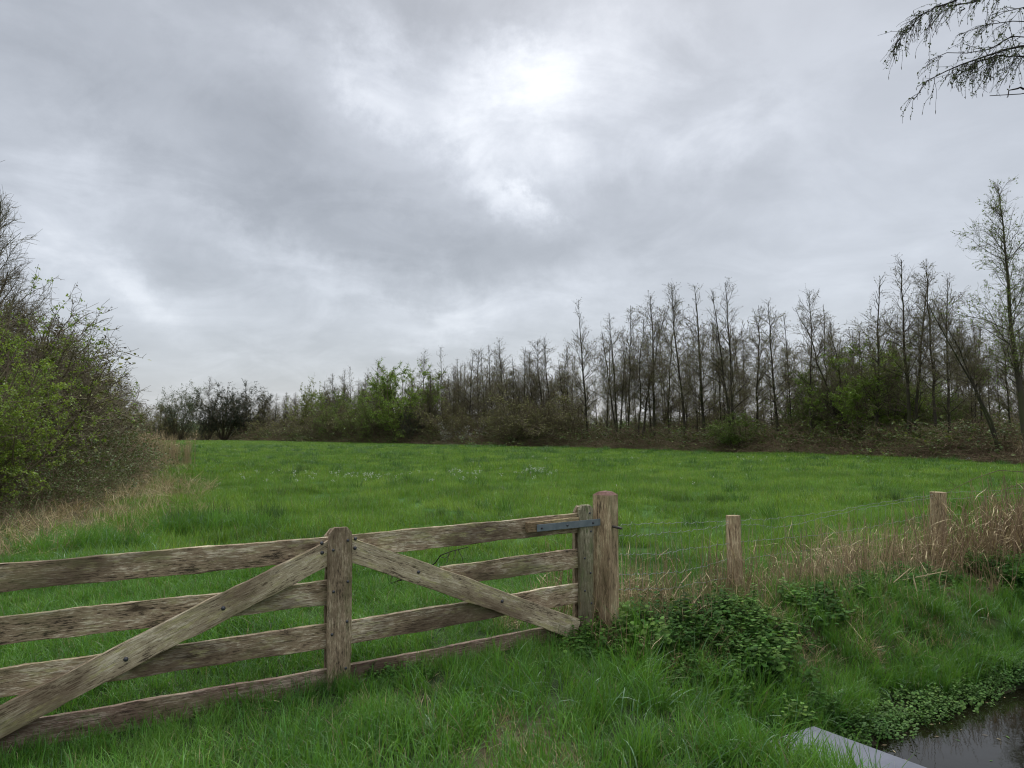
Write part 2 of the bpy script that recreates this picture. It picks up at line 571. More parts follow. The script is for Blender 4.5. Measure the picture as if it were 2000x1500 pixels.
def ground_mat():
    m, t = new_mat('meadow_ground')
    out = t.node('ShaderNodeOutputMaterial')
    geo = t.node('ShaderNodeNewGeometry')
    at_ = t.node('ShaderNodeAttribute')
    at_.attribute_name = 'zone'
    sc = t.node('ShaderNodeSeparateColor')
    t.l.new(at_.outputs['Color'], sc.inputs[0])
    n = t.noise(geo.outputs['Position'], .16, 4, .6)
    n2 = t.noise(geo.outputs['Position'], 6.0, 5, .65)
    g = t.ramp(t.remap(n.outputs[0], .3, .7), [(0, (.030, .085, .012)), (.5, (.05, .13, .016)), (1, (.085, .165, .025))])
    g = t.mix(t.remap(n2.outputs[0], .35, .65, 0, .5), g, c4((.02, .05, .01)))
    b = t.ramp(n2.outputs[0], [(.3, (.045, .034, .021)), (.5, (.088, .070, .042)), (.7, (.16, .13, .075))])
    mud = t.ramp(n2.outputs[0], [(.3, (.010, .008, .005)), (.7, (.03, .024, .014))])
    nearg = t.ramp(n2.outputs[0], [(.3, (.012, .022, .007)), (.7, (.03, .055, .014))])
    col = t.mix(sc.outputs[2], g, nearg)
    col = t.mix(sc.outputs[0], col, b)
    col = t.mix(sc.outputs[1], col, mud)
    p = t.node('ShaderNodeBsdfPrincipled')
    t.put(p.inputs['Base Color'], col)
    p.inputs['Roughness'].default_value = .9
    p.inputs['Specular IOR Level'].default_value = .15
    bp = t.node('ShaderNodeBump')
    bp.inputs['Strength'].default_value = .6
    bp.inputs['Distance'].default_value = .05
    t.l.new(n2.outputs[0], bp.inputs['Height'])
    t.l.new(bp.outputs[0], p.inputs['Normal'])
    t.l.new(p.outputs[0], out.inputs[0])
    return m


def water_mat():
    m, t = new_mat('ditch_water')
    out = t.node('ShaderNodeOutputMaterial')
    geo = t.node('ShaderNodeNewGeometry')
    n = t.noise(geo.outputs['Position'], 5.0, 3, .5)
    p = t.node('ShaderNodeBsdfPrincipled')
    p.inputs['Base Color'].default_value = (.008, .007, .004, 1)
    p.inputs['Roughness'].default_value = .03
    p.inputs['IOR'].default_value = 1.33
    p.inputs['Specular IOR Level'].default_value = .5
    bp = t.node('ShaderNodeBump')
    bp.inputs['Strength'].default_value = .12
    bp.inputs['Distance'].default_value = .008
    t.l.new(n.outputs[0], bp.inputs['Height'])
    t.l.new(bp.outputs[0], p.inputs['Normal'])
    t.l.new(p.outputs[0], out.inputs[0])
    return m


M['ground'] = ground_mat()
M['water'] = water_mat()

# ------------------------------------------------------------------ terrain
GX0, GY0, GA = -1.131, 5.0185, .53114              # middle of the gate, and its direction
GU = (math.cos(GA), math.sin(GA))
EU = (.84, .5426)                                   # along the ditch
EN = (.5426, -.84)                                  # across it, towards the camera
WATER_Z = -.60


def en(x, y):
    return x * EU[0] + y * EU[1], x * EN[0] + y * EN[1]


def sm(a, b, x):
    s = np.clip((x - a) / (b - a), 0, 1)
    return s * s * (3 - 2 * s)


def ditch(x, y):
    e, n = en(x, y)
    n = n + .09 * np.sin(e * 2.3 + .6) + .05 * np.sin(e * 5.7) + .03 * np.sin(e * 13.1)
    prof = np.minimum(sm(-4.95, -3.05, n), 1 - sm(-1.9, -.2, n))
    return prof * sm(3.15, 3.80, e)


def tz(x, y):
    x, y = np.asarray(x, float), np.asarray(y, float)
    t = (x - GX0) * GU[0] + (y - GY0) * GU[1]
    d = (x - GX0) * GU[1] - (y - GY0) * GU[0]
    z = np.clip(.045 * t, -.10, .10) * np.exp(-(d / 2.2) ** 2) * np.exp(-(t / 5) ** 4)
    z = z - .02 * np.exp(-((d - .15) / .7) ** 2) * (1 - sm(.8, 1.7, t)) * sm(-4, -2.5, t)
    r = np.hypot(x, y)
    z = z + .03 * np.sin(x * .9 + 1.3 * np.sin(y * .5)) * np.sin(y * .7 + .4) * np.exp(-r / 60.)
    z = z + .03 * np.sin(x * .11 + 1) * np.sin(y * .09) * np.minimum(r / 30., 1)
    z = z - .70 * ditch(x, y)
    return z


RIGHT_EDGE = np.array([(9.98, 60), (24, 48), (38.97, 25.86 + 0), (44.73, 25.24), (51.38, 23.88), (57.48, 21.0), (63.52, 16.88), (75.41, 10.02),
                       (89.36, 0), (104.88, -10.46), (120.59, -24.05), (141.86, -37.72), (155.58, -50.68), (161, -76)])
LEFT_EDGE = np.array([(0, -6.2), (9.98, -6.57), (13.95, -7.6), (17.44, -8.65), (24.44, -11.09), (44.7, -20.78), (70, -32.5), (120.6, -56.9), (161, -76)])


def meadow(x, y):
    """distance inside the meadow's left and right edges (negative outside)"""
    xr = np.interp(y, RIGHT_EDGE[:, 0], RIGHT_EDGE[:, 1])
    xl = np.interp(y, LEFT_EDGE[:, 0], LEFT_EDGE[:, 1])
    wob = .35 * np.sin(y * .8) + .5 * np.sin(y * .23 + 1)
    return np.minimum((xr - x) * .6 + wob, (x - xl) + wob)


def build_ground():
    def axis(a, b, fine0, fine1, step):
        fine = np.arange(fine0, fine1 + 1e-6, step)
        out, v, s = [], fine1, step
        while v < b:
            s = min(s * 1.13, 60)
            v += s
            out.append(v)
        neg, v, s = [], fine0, step
        while v > a:
            s = min(s * 1.13, 60)
            v -= s
            neg.append(v)
        return np.array(neg[::-1] + list(fine) + out)
    xs = axis(-900, 900, -5, 9, .11)
    ys = axis(-300, 1200, .4, 13, .11)
    X, Y = np.meshgrid(xs, ys)
    Z = tz(X, Y)
    v = np.stack([X, Y, Z], -1).reshape(-1, 3)
    nx, ny = len(xs), len(ys)
    i = np.arange(nx - 1)[None, :] + (np.arange(ny - 1) * nx)[:, None]
    f = np.stack([i, i + 1, i + 1 + nx, i + nx], -1).reshape(-1, 4)
    me = mesh_np('ground', v, [f], [M['ground']], smooth=True)
    dd = meadow(X, Y)
    brown = 1 - sm(-1.5, .5, dd)
    e, n = en(X, Y)
    strip = sm(-6.0, -5.3, n) * (1 - sm(-4.4, -3.8, n)) * sm(3.2, 4.0, e)
    patch = np.exp(-(((X - .05) / .26) ** 2 + ((Y - 3.9) / .55) ** 2))
    brown = np.clip(np.maximum(np.maximum(brown, strip), patch * 1.2), 0, 1)
    mud = sm(.72, .95, ditch(X, Y))
    near = 1 - sm(5, 14, np.hypot(X, Y))
    c = np.stack([brown, mud, near, np.ones_like(mud)], -1).reshape(-1).astype(np.float32)
    a = me.color_attributes.new('zone', 'FLOAT_COLOR', 'POINT')
    a.data.foreach_set('color', c)
    o = obj('ground', me)
    tag(o, 'flat green meadow floor sloping into the ditch', kind='structure')


build_ground()


def build_water():
    g = Geo()
    e = np.linspace(3.95, 70, 60)
    a = np.stack([e * EU[0] + -3.0 * EN[0], e * EU[1] + -3.0 * EN[1]], -1)
    nn = np.array([-3.75, -2.3, -1.1])
    P = np.array([[ee * EU[0] + n * EN[0], ee * EU[1] + n * EN[1], WATER_Z] for ee in e for n in nn])
    f = []
    for i in range(len(e) - 1):
        for j in range(2):
            k = i * 3 + j
            f.append((k, k + 1, k + 4, k + 3))
    g.add(P, [np.array(f)[:, ::-1]])
    o = obj('ditch_water', g.mesh('ditch_water', [M['water']]))
    me = o.data
    if me.polygons[0].normal.z < 0:
        me.flip_normals()
    tag(o, 'dark still ditch water mirroring sky and bare branches', kind='structure')


build_water()

# ------------------------------------------------------------------ boards, posts, bolts
def board(name, mat, parent, p0, p1, width, thick, up=(0, 0, 1), seed=0, chamfer=0.0, bend=0.0, bevel=.004, ragged=.0025, n=26, extra=()):
    """a timber from p0 to p1, local X along the grain; width lies along `up`, thickness across"""
    p0, p1, up = Vector(p0), Vector(p1), Vector(up).normalized()
    L = (p1 - p0).length
    x = (p1 - p0).normalized()
    y = up.cross(x).normalized()
    z = x.cross(y)
    rng = np.random.default_rng(seed)
    bm = bmesh.new()
    bmesh.ops.create_grid(bm, x_segments=1, y_segments=1, size=.5)
    bm.clear()
    xs = np.linspace(-L / 2, L / 2, n)
    prof = [(-.5, -.5), (-.17, -.5), (.17, -.5), (.5, -.5), (.5, 0), (.5, .5), (.17, .5), (-.17, .5), (-.5, .5), (-.5, 0)]
    rings = []
    ph = rng.random(6) * 6
    for k, xx in enumerate(xs):
        ring = []
        zb = bend * (1 - (2 * xx / L) ** 2)
        shrink = 1.0
        if chamfer:
            dd = min(L / 2 - xx, chamfer)
            if L / 2 - xx < chamfer * 1.01:
                shrink = 1 - .42 * (1 - dd / chamfer)
        for a, b in prof:
            yy = a * thick
            zz = b * width * shrink
            wob = ragged * (math.sin(xx * 5 + ph[0] + b * 4) + .7 * math.sin(xx * 13 + ph[1] + b * 9) + .6 * rng.normal())
            ring.append(bm.verts.new((xx + (ragged * rng.normal() if k in (0, n - 1) else 0), yy + .3 * ragged * rng.normal(), zz + zb + (wob if abs(b) > .4 else 0))))
        rings.append(ring)
    for k in range(n - 1):
        for j in range(len(prof)):
            j2 = (j + 1) % len(prof)
            bm.faces.new((rings[k][j], rings[k][j2], rings[k + 1][j2], rings[k + 1][j]))
    bm.faces.new(rings[0][::-1])
    bm.faces.new(rings[-1])
    bmesh.ops.recalc_face_normals(bm, faces=bm.faces)
    if bevel:
        ed = [e for e in bm.edges if len(e.link_faces) == 2 and e.calc_face_angle(0) > .9]
        bmesh.ops.bevel(bm, geom=ed, offset=bevel, segments=2, affect='EDGES', profile=.6, clamp_overlap=True)
    me = bpy.data.meshes.new(name)
    bm.to_mesh(me)
    bm.free()
    me.materials.append(mat)
    for mm in extra:
        me.materials.append(mm)
    o = bpy.data.objects.new(name, me)
    COL.objects.link(o)
    mtx = Matrix((x, y, z)).transposed().to_4x4()
    mtx.translation = (p0 + p1) / 2
    if parent is not None:
        o.parent = parent
        mtx = parent_inv(parent) @ mtx
    o.matrix_local = mtx
    return o


def world_m(o):
    m = Matrix.LocRotScale(o.location, o.rotation_euler if o.rotation_mode != 'QUATERNION' else o.rotation_quaternion, o.scale)
    return world_m(o.parent) @ m if o.parent else m


def parent_inv(p):
    return world_m(p).inverted()


def bolt(parent, pos, nrm_, r=.0095, name='bolt', mat='bolt'):
    """a domed bolt head on a washer"""
    r *= .86
    bm = bmesh.new()
    bmesh.ops.create_cone(bm, cap_ends=True, segments=14, radius1=r * 1.25, radius2=r * 1.25, depth=.003)
    s = bmesh.ops.create_uvsphere(bm, u_segments=12, v_segments=8, radius=r)
    for v in s['verts']:
        v.co.z = max(v.co.z, 0) * .62 + .0015
    me = bpy.data.meshes.new(name)
    bm.to_mesh(me)
    bm.free()
    for p in me.polygons:
        p.use_smooth = True
    me.materials.append(M[mat])
    o = bpy.data.objects.new(name, me)
    COL.objects.link(o)
    q = Vector(nrm_).to_track_quat('Z', 'Y')
    m = Matrix.LocRotScale(Vector(pos), q, None)
    if parent is not None:
        o.parent = parent
        m = parent_inv(parent) @ m
    o.matrix_local = m
    return o


U3 = Vector((GU[0], GU[1], 0))
N3 = Vector((GU[1], -GU[0], 0))          # out of the gate, towards the camera


def gp(t, z, off=0.0):
    return Vector((GX0, GY0, 0)) + U3 * t + N3 * off + Vector((0, 0, z))


def build_gate():
    g = empty('field_gate', (GX0, GY0, tz(GX0, GY0)))
    tag(g, 'weathered wooden five-stile field gate with diagonal braces and four rails, closing the meadow', 'gate')
    g['label'] = 'wide weathered wooden gate of four rails with diagonal braces, closing off the meadow'
    # rails, two lengths meeting behind the middle stile; (z left, z middle, z right) of the centre lines
    tops = [(.912, .938, .986), (.640, .660, .718), (.370, .386, .456), (.085, .108, .170)]
    for k, (a, b, c) in enumerate(tops):
        w = (.147, .150, .150, .150)[k]
        wm = M['wood_low'] if k == 3 else M['wood']
        board('rail', wm, g, gp(-1.98, a - w / 2), gp(-.002, b - w / 2), w, .032, seed=10 + k, bend=-.003 * (k % 2), n=34)
        if k == 1:
            o = board('rail', M['wood'], g, gp(.74, b + (c - b) * .74 / 1.93 - w / 2), gp(1.93, c - w / 2), w * .95, .030, seed=20 + k, n=34)
            o['label'] = 'short broken second rail that starts behind the right brace'
        else:
            board('rail', wm, g, gp(.002, b - w / 2), gp(1.93, c - w / 2), w * .97, .032, seed=20 + k, n=34)
    # diagonal braces in front of the rails
    bl = board('brace', M['wood_brace'], g, gp(-1.93, .045, .036), gp(-.02, .858, .036), .152, .030, up=(0, 0, 1), seed=31, n=34, bend=.004)
    br = board('brace', M['wood_brace'], g, gp(.03, .865, .036), gp(1.86, .112, .036), .150, .030, up=(0, 0, 1), seed=32, n=34, bend=.01)
    for (t, z) in ((-.115, .905), (-.112, .845)):
        bolt(bl, gp(t, z, .052), N3, .011)
    for (t, z) in ((-.70, .566), (-1.21, .345)):
        bolt(bl, gp(t, z, .052), N3, .012)
    for (t, z) in ((.105, .918), (.103, .858), (.55, .665), (1.20, .40)):
        bolt(br, gp(t, z, .052), N3, .011)
    # stiles
    st = board('stile', M['wood_stile'], g, gp(0, -.16, .066), gp(0, 1.0, .066), .152, .032, up=U3, seed=41, chamfer=.028, n=34)
    for (t, z) in ((.045, .915), (-.050, .860), (.048, .655), (-.044, .600), (.046, .405), (-.050, .335), (.042, .115)):
        bolt(st, gp(t, z, .083), N3, .0085)
    bk = board('stile', M['wood_stile'], g, gp(0.01, -.16, -.034), gp(0.01, .985, -.034), .15, .030, up=U3, seed=42, chamfer=.02)
    bk['label'] = 'rear board of the middle stile'
    sr = board('stile', M['wood_green'], g, gp(1.945, .03, .038), gp(1.945, 1.045, .038), .125, .034, up=U3, seed=43, chamfer=.03, n=34)
    sr['label'] = 'mossy green-tinged stile next to the hinge post'
    for (t, z) in ((1.975, .985), (1.985, .845), (1.925, .645), (1.98, .66 - .13), (1.925, .40), (1.985, .30)):
        bolt(sr, gp(t, z, .056), N3, .0075)
    b2 = board('stile', M['wood_stile'], g, gp(1.945, .03, -.034), gp(1.945, 1.03, -.034), .125, .030, up=U3, seed=44, chamfer=.03)
    sl = board('stile', M['wood_stile'], g, gp(-1.95, -.08, .066), gp(-1.95, .97, .066), .15, .032, up=U3, seed=45, chamfer=.028)
    board('stile', M['wood_stile'], g, gp(-1.95, -.08, -.034), gp(-1.95, .96, -.034), .15, .030, up=U3, seed=46, chamfer=.028)
    # hinge block and steel strap
    hb = board('hinge_block', M['wood_block'], g, gp(1.415, .906, .036), gp(1.878, .916, .036), .074, .036, seed=51, bevel=.003)
    hs = board('hinge_strap', M['steel'], g, gp(1.49, .900, .060), gp(2.07, .912, .060), .052, .007, seed=52, bevel=.0022, ragged=.0002, n=8)
    for (t, z) in ((1.53, .900), (1.76, .906), (2.0, .911)):
        bolt(hs, gp(t, z, .0645), N3, .009)
    return g


build_gate()


def square_post(name, x, y, w, z0, z1, rot, mat, seed, cap=None, tilt=0.0, octa=0.0, parent=None, end='wood_end'):
    """upright timber; local X is up so that the grain runs along it; the top is faceted"""
    rng = np.random.default_rng(seed)
    L = z1 - z0
    n = 18
    prof = []
    c = w / 2
    b = c * (1 - octa)
    for (sx, sy) in ((1, 1), (-1, 1), (-1, -1), (1, -1)):
        if sx * sy > 0:
            prof += [(sx * c, sy * b), (sx * b, sy * c)]
        else:
            prof += [(sx * b, sy * c), (sx * c, sy * b)]
    bm = bmesh.new()
    rings = []
    for k in range(n):
        xx = -L / 2 + L * k / (n - 1)
        ring = []
        for (a, d) in prof:
            ring.append(bm.verts.new((xx, a * (1 + .012 * rng.normal()), d * (1 + .012 * rng.normal()))))
        rings.append(ring)
    m = len(prof)
    for k in range(n - 1):
        for j in range(m):
            bm.faces.new((rings[k][j], rings[k + 1][j], rings[k + 1][(j + 1) % m], rings[k][(j + 1) % m]))
    bm.faces.new(rings[0])
    if cap:
        mid = [bm.verts.new((L / 2 + cap * (.75 + .06 * rng.normal()), v.co.y * .55, v.co.z * .55)) for v in rings[-1]]
        tip = bm.verts.new((L / 2 + cap, 0, 0))
        for j in range(m):
            j2 = (j + 1) % m
            bm.faces.new((rings[-1][j], mid[j], mid[j2], rings[-1][j2])).material_index = 1
            bm.faces.new((mid[j], tip, mid[j2])).material_index = 1
    else:
        f = bm.faces.new(rings[-1][::-1])
        f.material_index = 1
    bmesh.ops.recalc_face_normals(bm, faces=bm.faces)
    me = bpy.data.meshes.new(name)
    bm.to_mesh(me)
    bm.free()
    me.materials.append(mat)
    me.materials.append(M[end])
    o = bpy.data.objects.new(name, me)
    COL.objects.link(o)
    mt = Matrix.Translation((x, y, (z0 + z1) / 2)) @ Matrix.Rotation(rot, 4, 'Z') @ Matrix.Rotation(tilt, 4, 'X') @ Matrix.Rotation(-math.pi / 2, 4, 'Y')
    if parent is not None:
        o.parent = parent
        mt = parent_inv(parent) @ mt
    o.matrix_local = mt
    return o


def straight(name, p0, p1, r, mat, parent=None, sides=10):
    P = np.array([[list(p0), list(p1)]], float)
    v, f = tubes(P, np.array([[r, r]]), sides)
    g = Geo()
    g.add(v, f)
    caps = np.arange(2 * sides).reshape(2, sides)
    g.add(v[:sides], [np.arange(sides)[None, ::-1]] if sides in (3, 4) else [])
    # round ends: fans
    for k, c in ((0, p0), (1, p1)):
        ring = v.reshape(2, sides, 3)[k]
        vv = np.concatenate([ring, [list(c)]])
        i = np.arange(sides)
        g.add(vv, [np.stack([i, (i + 1) % sides, np.full(sides, sides)], -1)])
    o = obj(name, g.mesh(name, [M[mat]], smooth=False))
    if parent is not None:
        o.parent = parent
        o.matrix_local = parent_inv(parent)
    return o


HP = gp(2.145, 0, .03)
top_z = at(1186, 966, HP.y).z
hp_root = empty('gate_post', (HP.x, HP.y, float(tz(HP.x, HP.y))))
tag(hp_root, 'thick square timber post with a reddish worn top that the gate hangs on', 'post')
square_post('shaft', HP.x, HP.y, .150, -.5, top_z, R(-36), M['wood_post'], 5, cap=.032, octa=.10, parent=hp_root)
pin = at(1200, 1030, HP.y - .085)
straight('hinge_pin', (pin.x - .02, pin.y + .03, pin.z + .006), (pin.x + .052, pin.y - .02, pin.z - .006), .010, 'iron', hp_root)
lp = gp(-2.16, 0, .03)
lpr = empty('latch_post', (lp.x, lp.y, float(tz(lp.x, lp.y))))
tag(lpr, 'square timber post at the closing end of the gate', 'post')
square_post('shaft', lp.x, lp.y, .150, -.5, 1.08, R(-30), M['wood_post'], 6, cap=.03, octa=.12, parent=lpr)


def build_fence():
    A = Vector((HP.x + .07, HP.y + .02, 0))
    p1 = at(1433, 1007, 7.60)
    p2 = at(1831, 961, 10.35)
    p3 = p2 + Vector((3.4, 2.4, 0))
    root = empty('wire_fence', (p1.x, p1.y, float(tz(p1.x, p1.y))))
    tag(root, 'sagging wire mesh fence on short wooden posts running from the gate post beside the ditch', 'fence')
    a = square_post('post', p1.x, p1.y, .118, -.4, p1.z, R(12), M['wood_post'], 7, octa=.35, parent=root, tilt=R(-1.2), end='wood_block')
    a['label'] = 'thin pale fence post nearest the gate'
    b = square_post('post', p2.x, p2.y, .178, -.4, p2.z, R(20), M['wood_post'], 8, octa=.45, parent=root, tilt=R(.8), end='wood_block')
    b['label'] = 'stout round fence post among the reeds'
    square_post('post', p3.x, p3.y, .15, -.4, p2.z, R(0), M['wood_post'], 9, octa=.45, parent=root, end='wood_block')
    rng = np.random.default_rng(3)

    def wire(pts, r=.0020, n=40, sag=.0):
        pts = np.array([list(p) for p in pts])
        s = np.linspace(0, len(pts) - 1, n)
        k = np.minimum(s.astype(int), len(pts) - 2)
        f = (s - k)[:, None]
        P = pts[k] * (1 - f) + pts[k + 1] * f
        P[:, 2] += .006 * rng.normal(size=n) * (np.sin(np.pi * s / (len(pts) - 1)) > .05)
        P[:, 2] -= sag * np.sin(np.pi * s / (len(pts) - 1))
        v, f = tubes(P[None], np.full((1, n), r), 4)
        return v, f

    def line(list_px):
        """points on the fence line, given at photograph positions"""
        out = []
        for (px, py) in list_px:
            if px <= 1433:
                u = (px - 1211) / (1433. - 1211)
                Y = 1 / ((1 - u) / A.y + u / p1.y)
            else:
                u = (px - 1433) / (1831. - 1433)
                Y = 1 / ((1 - u) / p1.y + u / p2.y)
            out.append(at(px, py, Y - .05))
        return out
    rows = [[(1209, 1024), (1260, 1023), (1340, 1021), (1424, 1018)], [(1209, 1046), (1260, 1045), (1340, 1037), (1380, 1033), (1424, 1023)],
            [(1209, 1084), (1240, 1082), (1295, 1082), (1340, 1073), (1380, 1068), (1424, 1061)], [(1209, 1122), (1250, 1121), (1330, 1117), (1380, 1105), (1424, 1092)],
            [(1209, 1152), (1300, 1150), (1424, 1128)],
            [(1442, 1016), (1500, 1014), (1600, 1003), (1700, 985), (1822, 966)], [(1442, 1024), (1480, 1026), (1515, 1031), (1560, 1023), (1600, 1013), (1700, 990), (1822, 972)],
            [(1442, 1060), (1500, 1054), (1600, 1045), (1700, 1030), (1822, 1005)], [(1442, 1092), (1520, 1083), (1600, 1072), (1700, 1058), (1822, 1030)]]
    for r_ in rows:
        v, f = wire(line(r_), n=14 * len(r_))
        g = Geo()
        g.add(v, f)
        o = obj('wire', g.mesh('wire', [M['wire']]))
        o.parent = root
        o.matrix_local = parent_inv(root)
    for z in (.80, .72, .50, .3):
        v, f = wire([p2 + Vector((.08, .05, z - p2.z)), p3 + Vector((0, 0, z - p3.z))], n=30, sag=.04)
        g = Geo()
        g.add(v, f)
        o = obj('wire', g.mesh('wire', [M['wire']]))
        o.parent = root
        o.matrix_local = parent_inv(root)
    # uprights of the mesh
    g = Geo()
    for px in list(range(1217, 1424, 13)) + list(range(1450, 1818, 14)):
        if px < 1433:
            sets = rows[:5]
        else:
            sets = rows[5:]
        ys = []
        for r_ in sets:
            xs_, ys_ = zip(*r_)
            ys.append(np.interp(px, xs_, ys_))
        pts = line([(px + rng.normal() * 1.5, yv) for yv in ys])
        v, f = tubes(np.array([[list(p) for p in pts]]), np.full((1, len(pts)), .0014), 3)
        g.add(v, f)
    o = obj('mesh_upright', g.mesh('mesh_upright', [M['wire']]))
    o['kind'] = 'stuff'
    o.parent = root
    o.matrix_local = parent_inv(root)


build_fence()


def build_headwall():
    """grey board capping the end of the culvert dam, across the ditch"""
    def P(e, n, z):
        return Vector((e * EU[0] + n * EN[0], e * EU[1] + n * EN[1], z))
    root = empty('headwall', P(4.15, -2.3, -.6))
    tag(root, 'smooth wet grey retaining plate at the ditch end, edged by grass', 'retaining wall')
    for nm, (e0, e1, n0, n1, z0, z1) in dict(cap_plate=(3.40, 4.315, -3.16, -.9, -.275, -.250), face_plate=(4.255, 4.285, -3.14, -.95, -1.0, -.278)).items():
        bm = bmesh.new()
        vs = []
        for z in (z0, z1):
            for (e, n) in ((e0, n0), (e1, n0), (e1, n1), (e0, n1)):
                vs.append(bm.verts.new(P(e, n, z)))
        for f in ((0, 1, 2, 3), (4, 5, 6, 7), (0, 1, 5, 4), (1, 2, 6, 5), (2, 3, 7, 6), (3, 0, 4, 7)):
            bm.faces.new([vs[i] for i in f])
        bmesh.ops.recalc_face_normals(bm, faces=bm.faces)
        bmesh.ops.bevel(bm, geom=list(bm.edges), offset=.006, segments=2, affect='EDGES')
        me = bpy.data.meshes.new(nm)
        bm.to_mesh(me)
        bm.free()
        me.materials.append(M['plate'])
        o = obj(nm, me, root)
        o.matrix_local = parent_inv(root)


build_headwall()

# ------------------------------------------------------------------ scattering
def proto_collection(name, meshes):
    c = bpy.data.collections.new(name)
    for i, me in enumerate(meshes):
        o = bpy.data.objects.new('%s_%02d' % (name, i), me)
        c.objects.link(o)
    return c


def scatter(name, coll, nprot, pos, scl, rng, label, cat, tilt=.12, kind='stuff', rots=None):
    n = len(pos)
    me = bpy.data.meshes.new(name)
    me.vertices.add(n)
    me.vertices.foreach_set('co', np.asarray(pos, np.float32).ravel())
    a = me.attributes.new('scl', 'FLOAT_VECTOR', 'POINT')
    s = np.asarray(scl, np.float32)
    if s.ndim == 1:
        s = np.repeat(s[:, None], 3, 1)
    a.data.foreach_set('vector', s.ravel())
    rot = np.stack([rng.normal(size=n) * tilt, rng.normal(size=n) * tilt, rng.random(n) * 2 * np.pi], -1).astype(np.float32)
    if rots is not None:
        rot = rots.astype(np.float32)
    b = me.attributes.new('rot', 'FLOAT_VECTOR', 'POINT')
    b.data.foreach_set('vector', rot.ravel())
    c = me.attributes.new('idx', 'INT', 'POINT')
    c.data.foreach_set('value', rng.integers(0, nprot, n).astype(np.int32))
    o = obj(name, me)
    tag(o, label, cat, kind=kind)
    ng = bpy.data.node_groups.new(name + '_scatter', 'GeometryNodeTree')
    ng.interface.new_socket('Geometry', in_out='INPUT', socket_type='NodeSocketGeometry')
    ng.interface.new_socket('Geometry', in_out='OUTPUT', socket_type='NodeSocketGeometry')
    N = ng.nodes
    gi, go = N.new('NodeGroupInput'), N.new('NodeGroupOutput')
    ci = N.new('GeometryNodeCollectionInfo')
    ci.inputs['Collection'].default_value = coll
    ci.inputs['Separate Children'].default_value = True
    ci.inputs['Reset Children'].default_value = True
    ip = N.new('GeometryNodeInstanceOnPoints')
    ip.inputs['Pick Instance'].default_value = True

    def attr(nm, typ):
        q = N.new('GeometryNodeInputNamedAttribute')
        q.data_type = typ
        q.inputs['Name'].default_value = nm
        return [s_ for s_ in q.outputs if s_.enabled and s_.name == 'Attribute'][0]
    L = ng.links
    L.new(gi.outputs[0], ip.inputs['Points'])
    L.new(ci.outputs[0], ip.inputs['Instance'])
    L.new(attr('idx', 'INT'), ip.inputs['Instance Index'])
    L.new(attr('rot', 'FLOAT_VECTOR'), ip.inputs['Rotation'])
    L.new(attr('scl', 'FLOAT_VECTOR'), ip.inputs['Scale'])
    L.new(ip.outputs[0], go.inputs[0])
    md = o.modifiers.new('scatter', 'NODES')
    md.node_group = ng
    return o


def blades(rng, n, radius, l0, l1, width, K=5, lean=.35, bend=1.0, base_z=0.0, stiff=False):
    """ribbons that rise and arch over"""
    az = rng.random(n) * 2 * np.pi
    rr = radius * np.sqrt(rng.random(n))
    base = np.stack([rr * np.cos(az), rr * np.sin(az), np.full(n, base_z)], -1)
    dz = rng.random(n) * 2 * np.pi
    L = l0 + (l1 - l0) * rng.random(n)
    th0 = np.abs(rng.normal(size=n)) * lean * .5
    th1 = th0 + (rng.random(n) ** (1.2 if not stiff else 3)) * bend * 1.9
    P = [base]
    hd = np.stack([np.cos(dz), np.sin(dz)], -1)
    for k in range(K - 1):
        s = (k + .5) / (K - 1)
        th = th0 + (th1 - th0) * s ** 1.4
        stp = np.concatenate([hd * np.sin(th)[:, None], np.cos(th)[:, None]], -1) * (L / (K - 1))[:, None]
        P.append(P[-1] + stp)
    P = np.stack(P, 1)
    side = np.stack([-hd[:, 1], hd[:, 0], np.zeros(n)], -1)
    tw = rng.normal(size=(n, 1)) * .5
    side = nrm(side + np.concatenate([hd * tw, np.zeros((n, 1))], -1))
    s = np.linspace(0, 1, K)
    w = width * (.5 + .5 * rng.random(n))[:, None] * (np.sin(np.pi * (.25 + .75 * s)) * .9 + .08)[None, :] * .5
    w[:, -1] = width * .02
    A = P - side[:, None, :] * w[:, :, None]
    B = P + side[:, None, :] * w[:, :, None]
    v = np.stack([A, B], 2).reshape(-1, 3)
    b = (np.arange(n) * K * 2)[:, None] + (np.arange(K - 1) * 2)[None, :]
    f = np.stack([b, b + 1, b + 3, b + 2], -1).reshape(-1, 4)
    return v, [f]


def tuft(name, seed, mats, parts):
    """parts: list of (material slot, kwargs for blades)"""
    rng = np.random.default_rng(seed)
    g = Geo()
    for mi, kw in parts:
        v, f = blades(rng, **kw)
        g.add(v, f, mi)
    return g.mesh(name, mats)


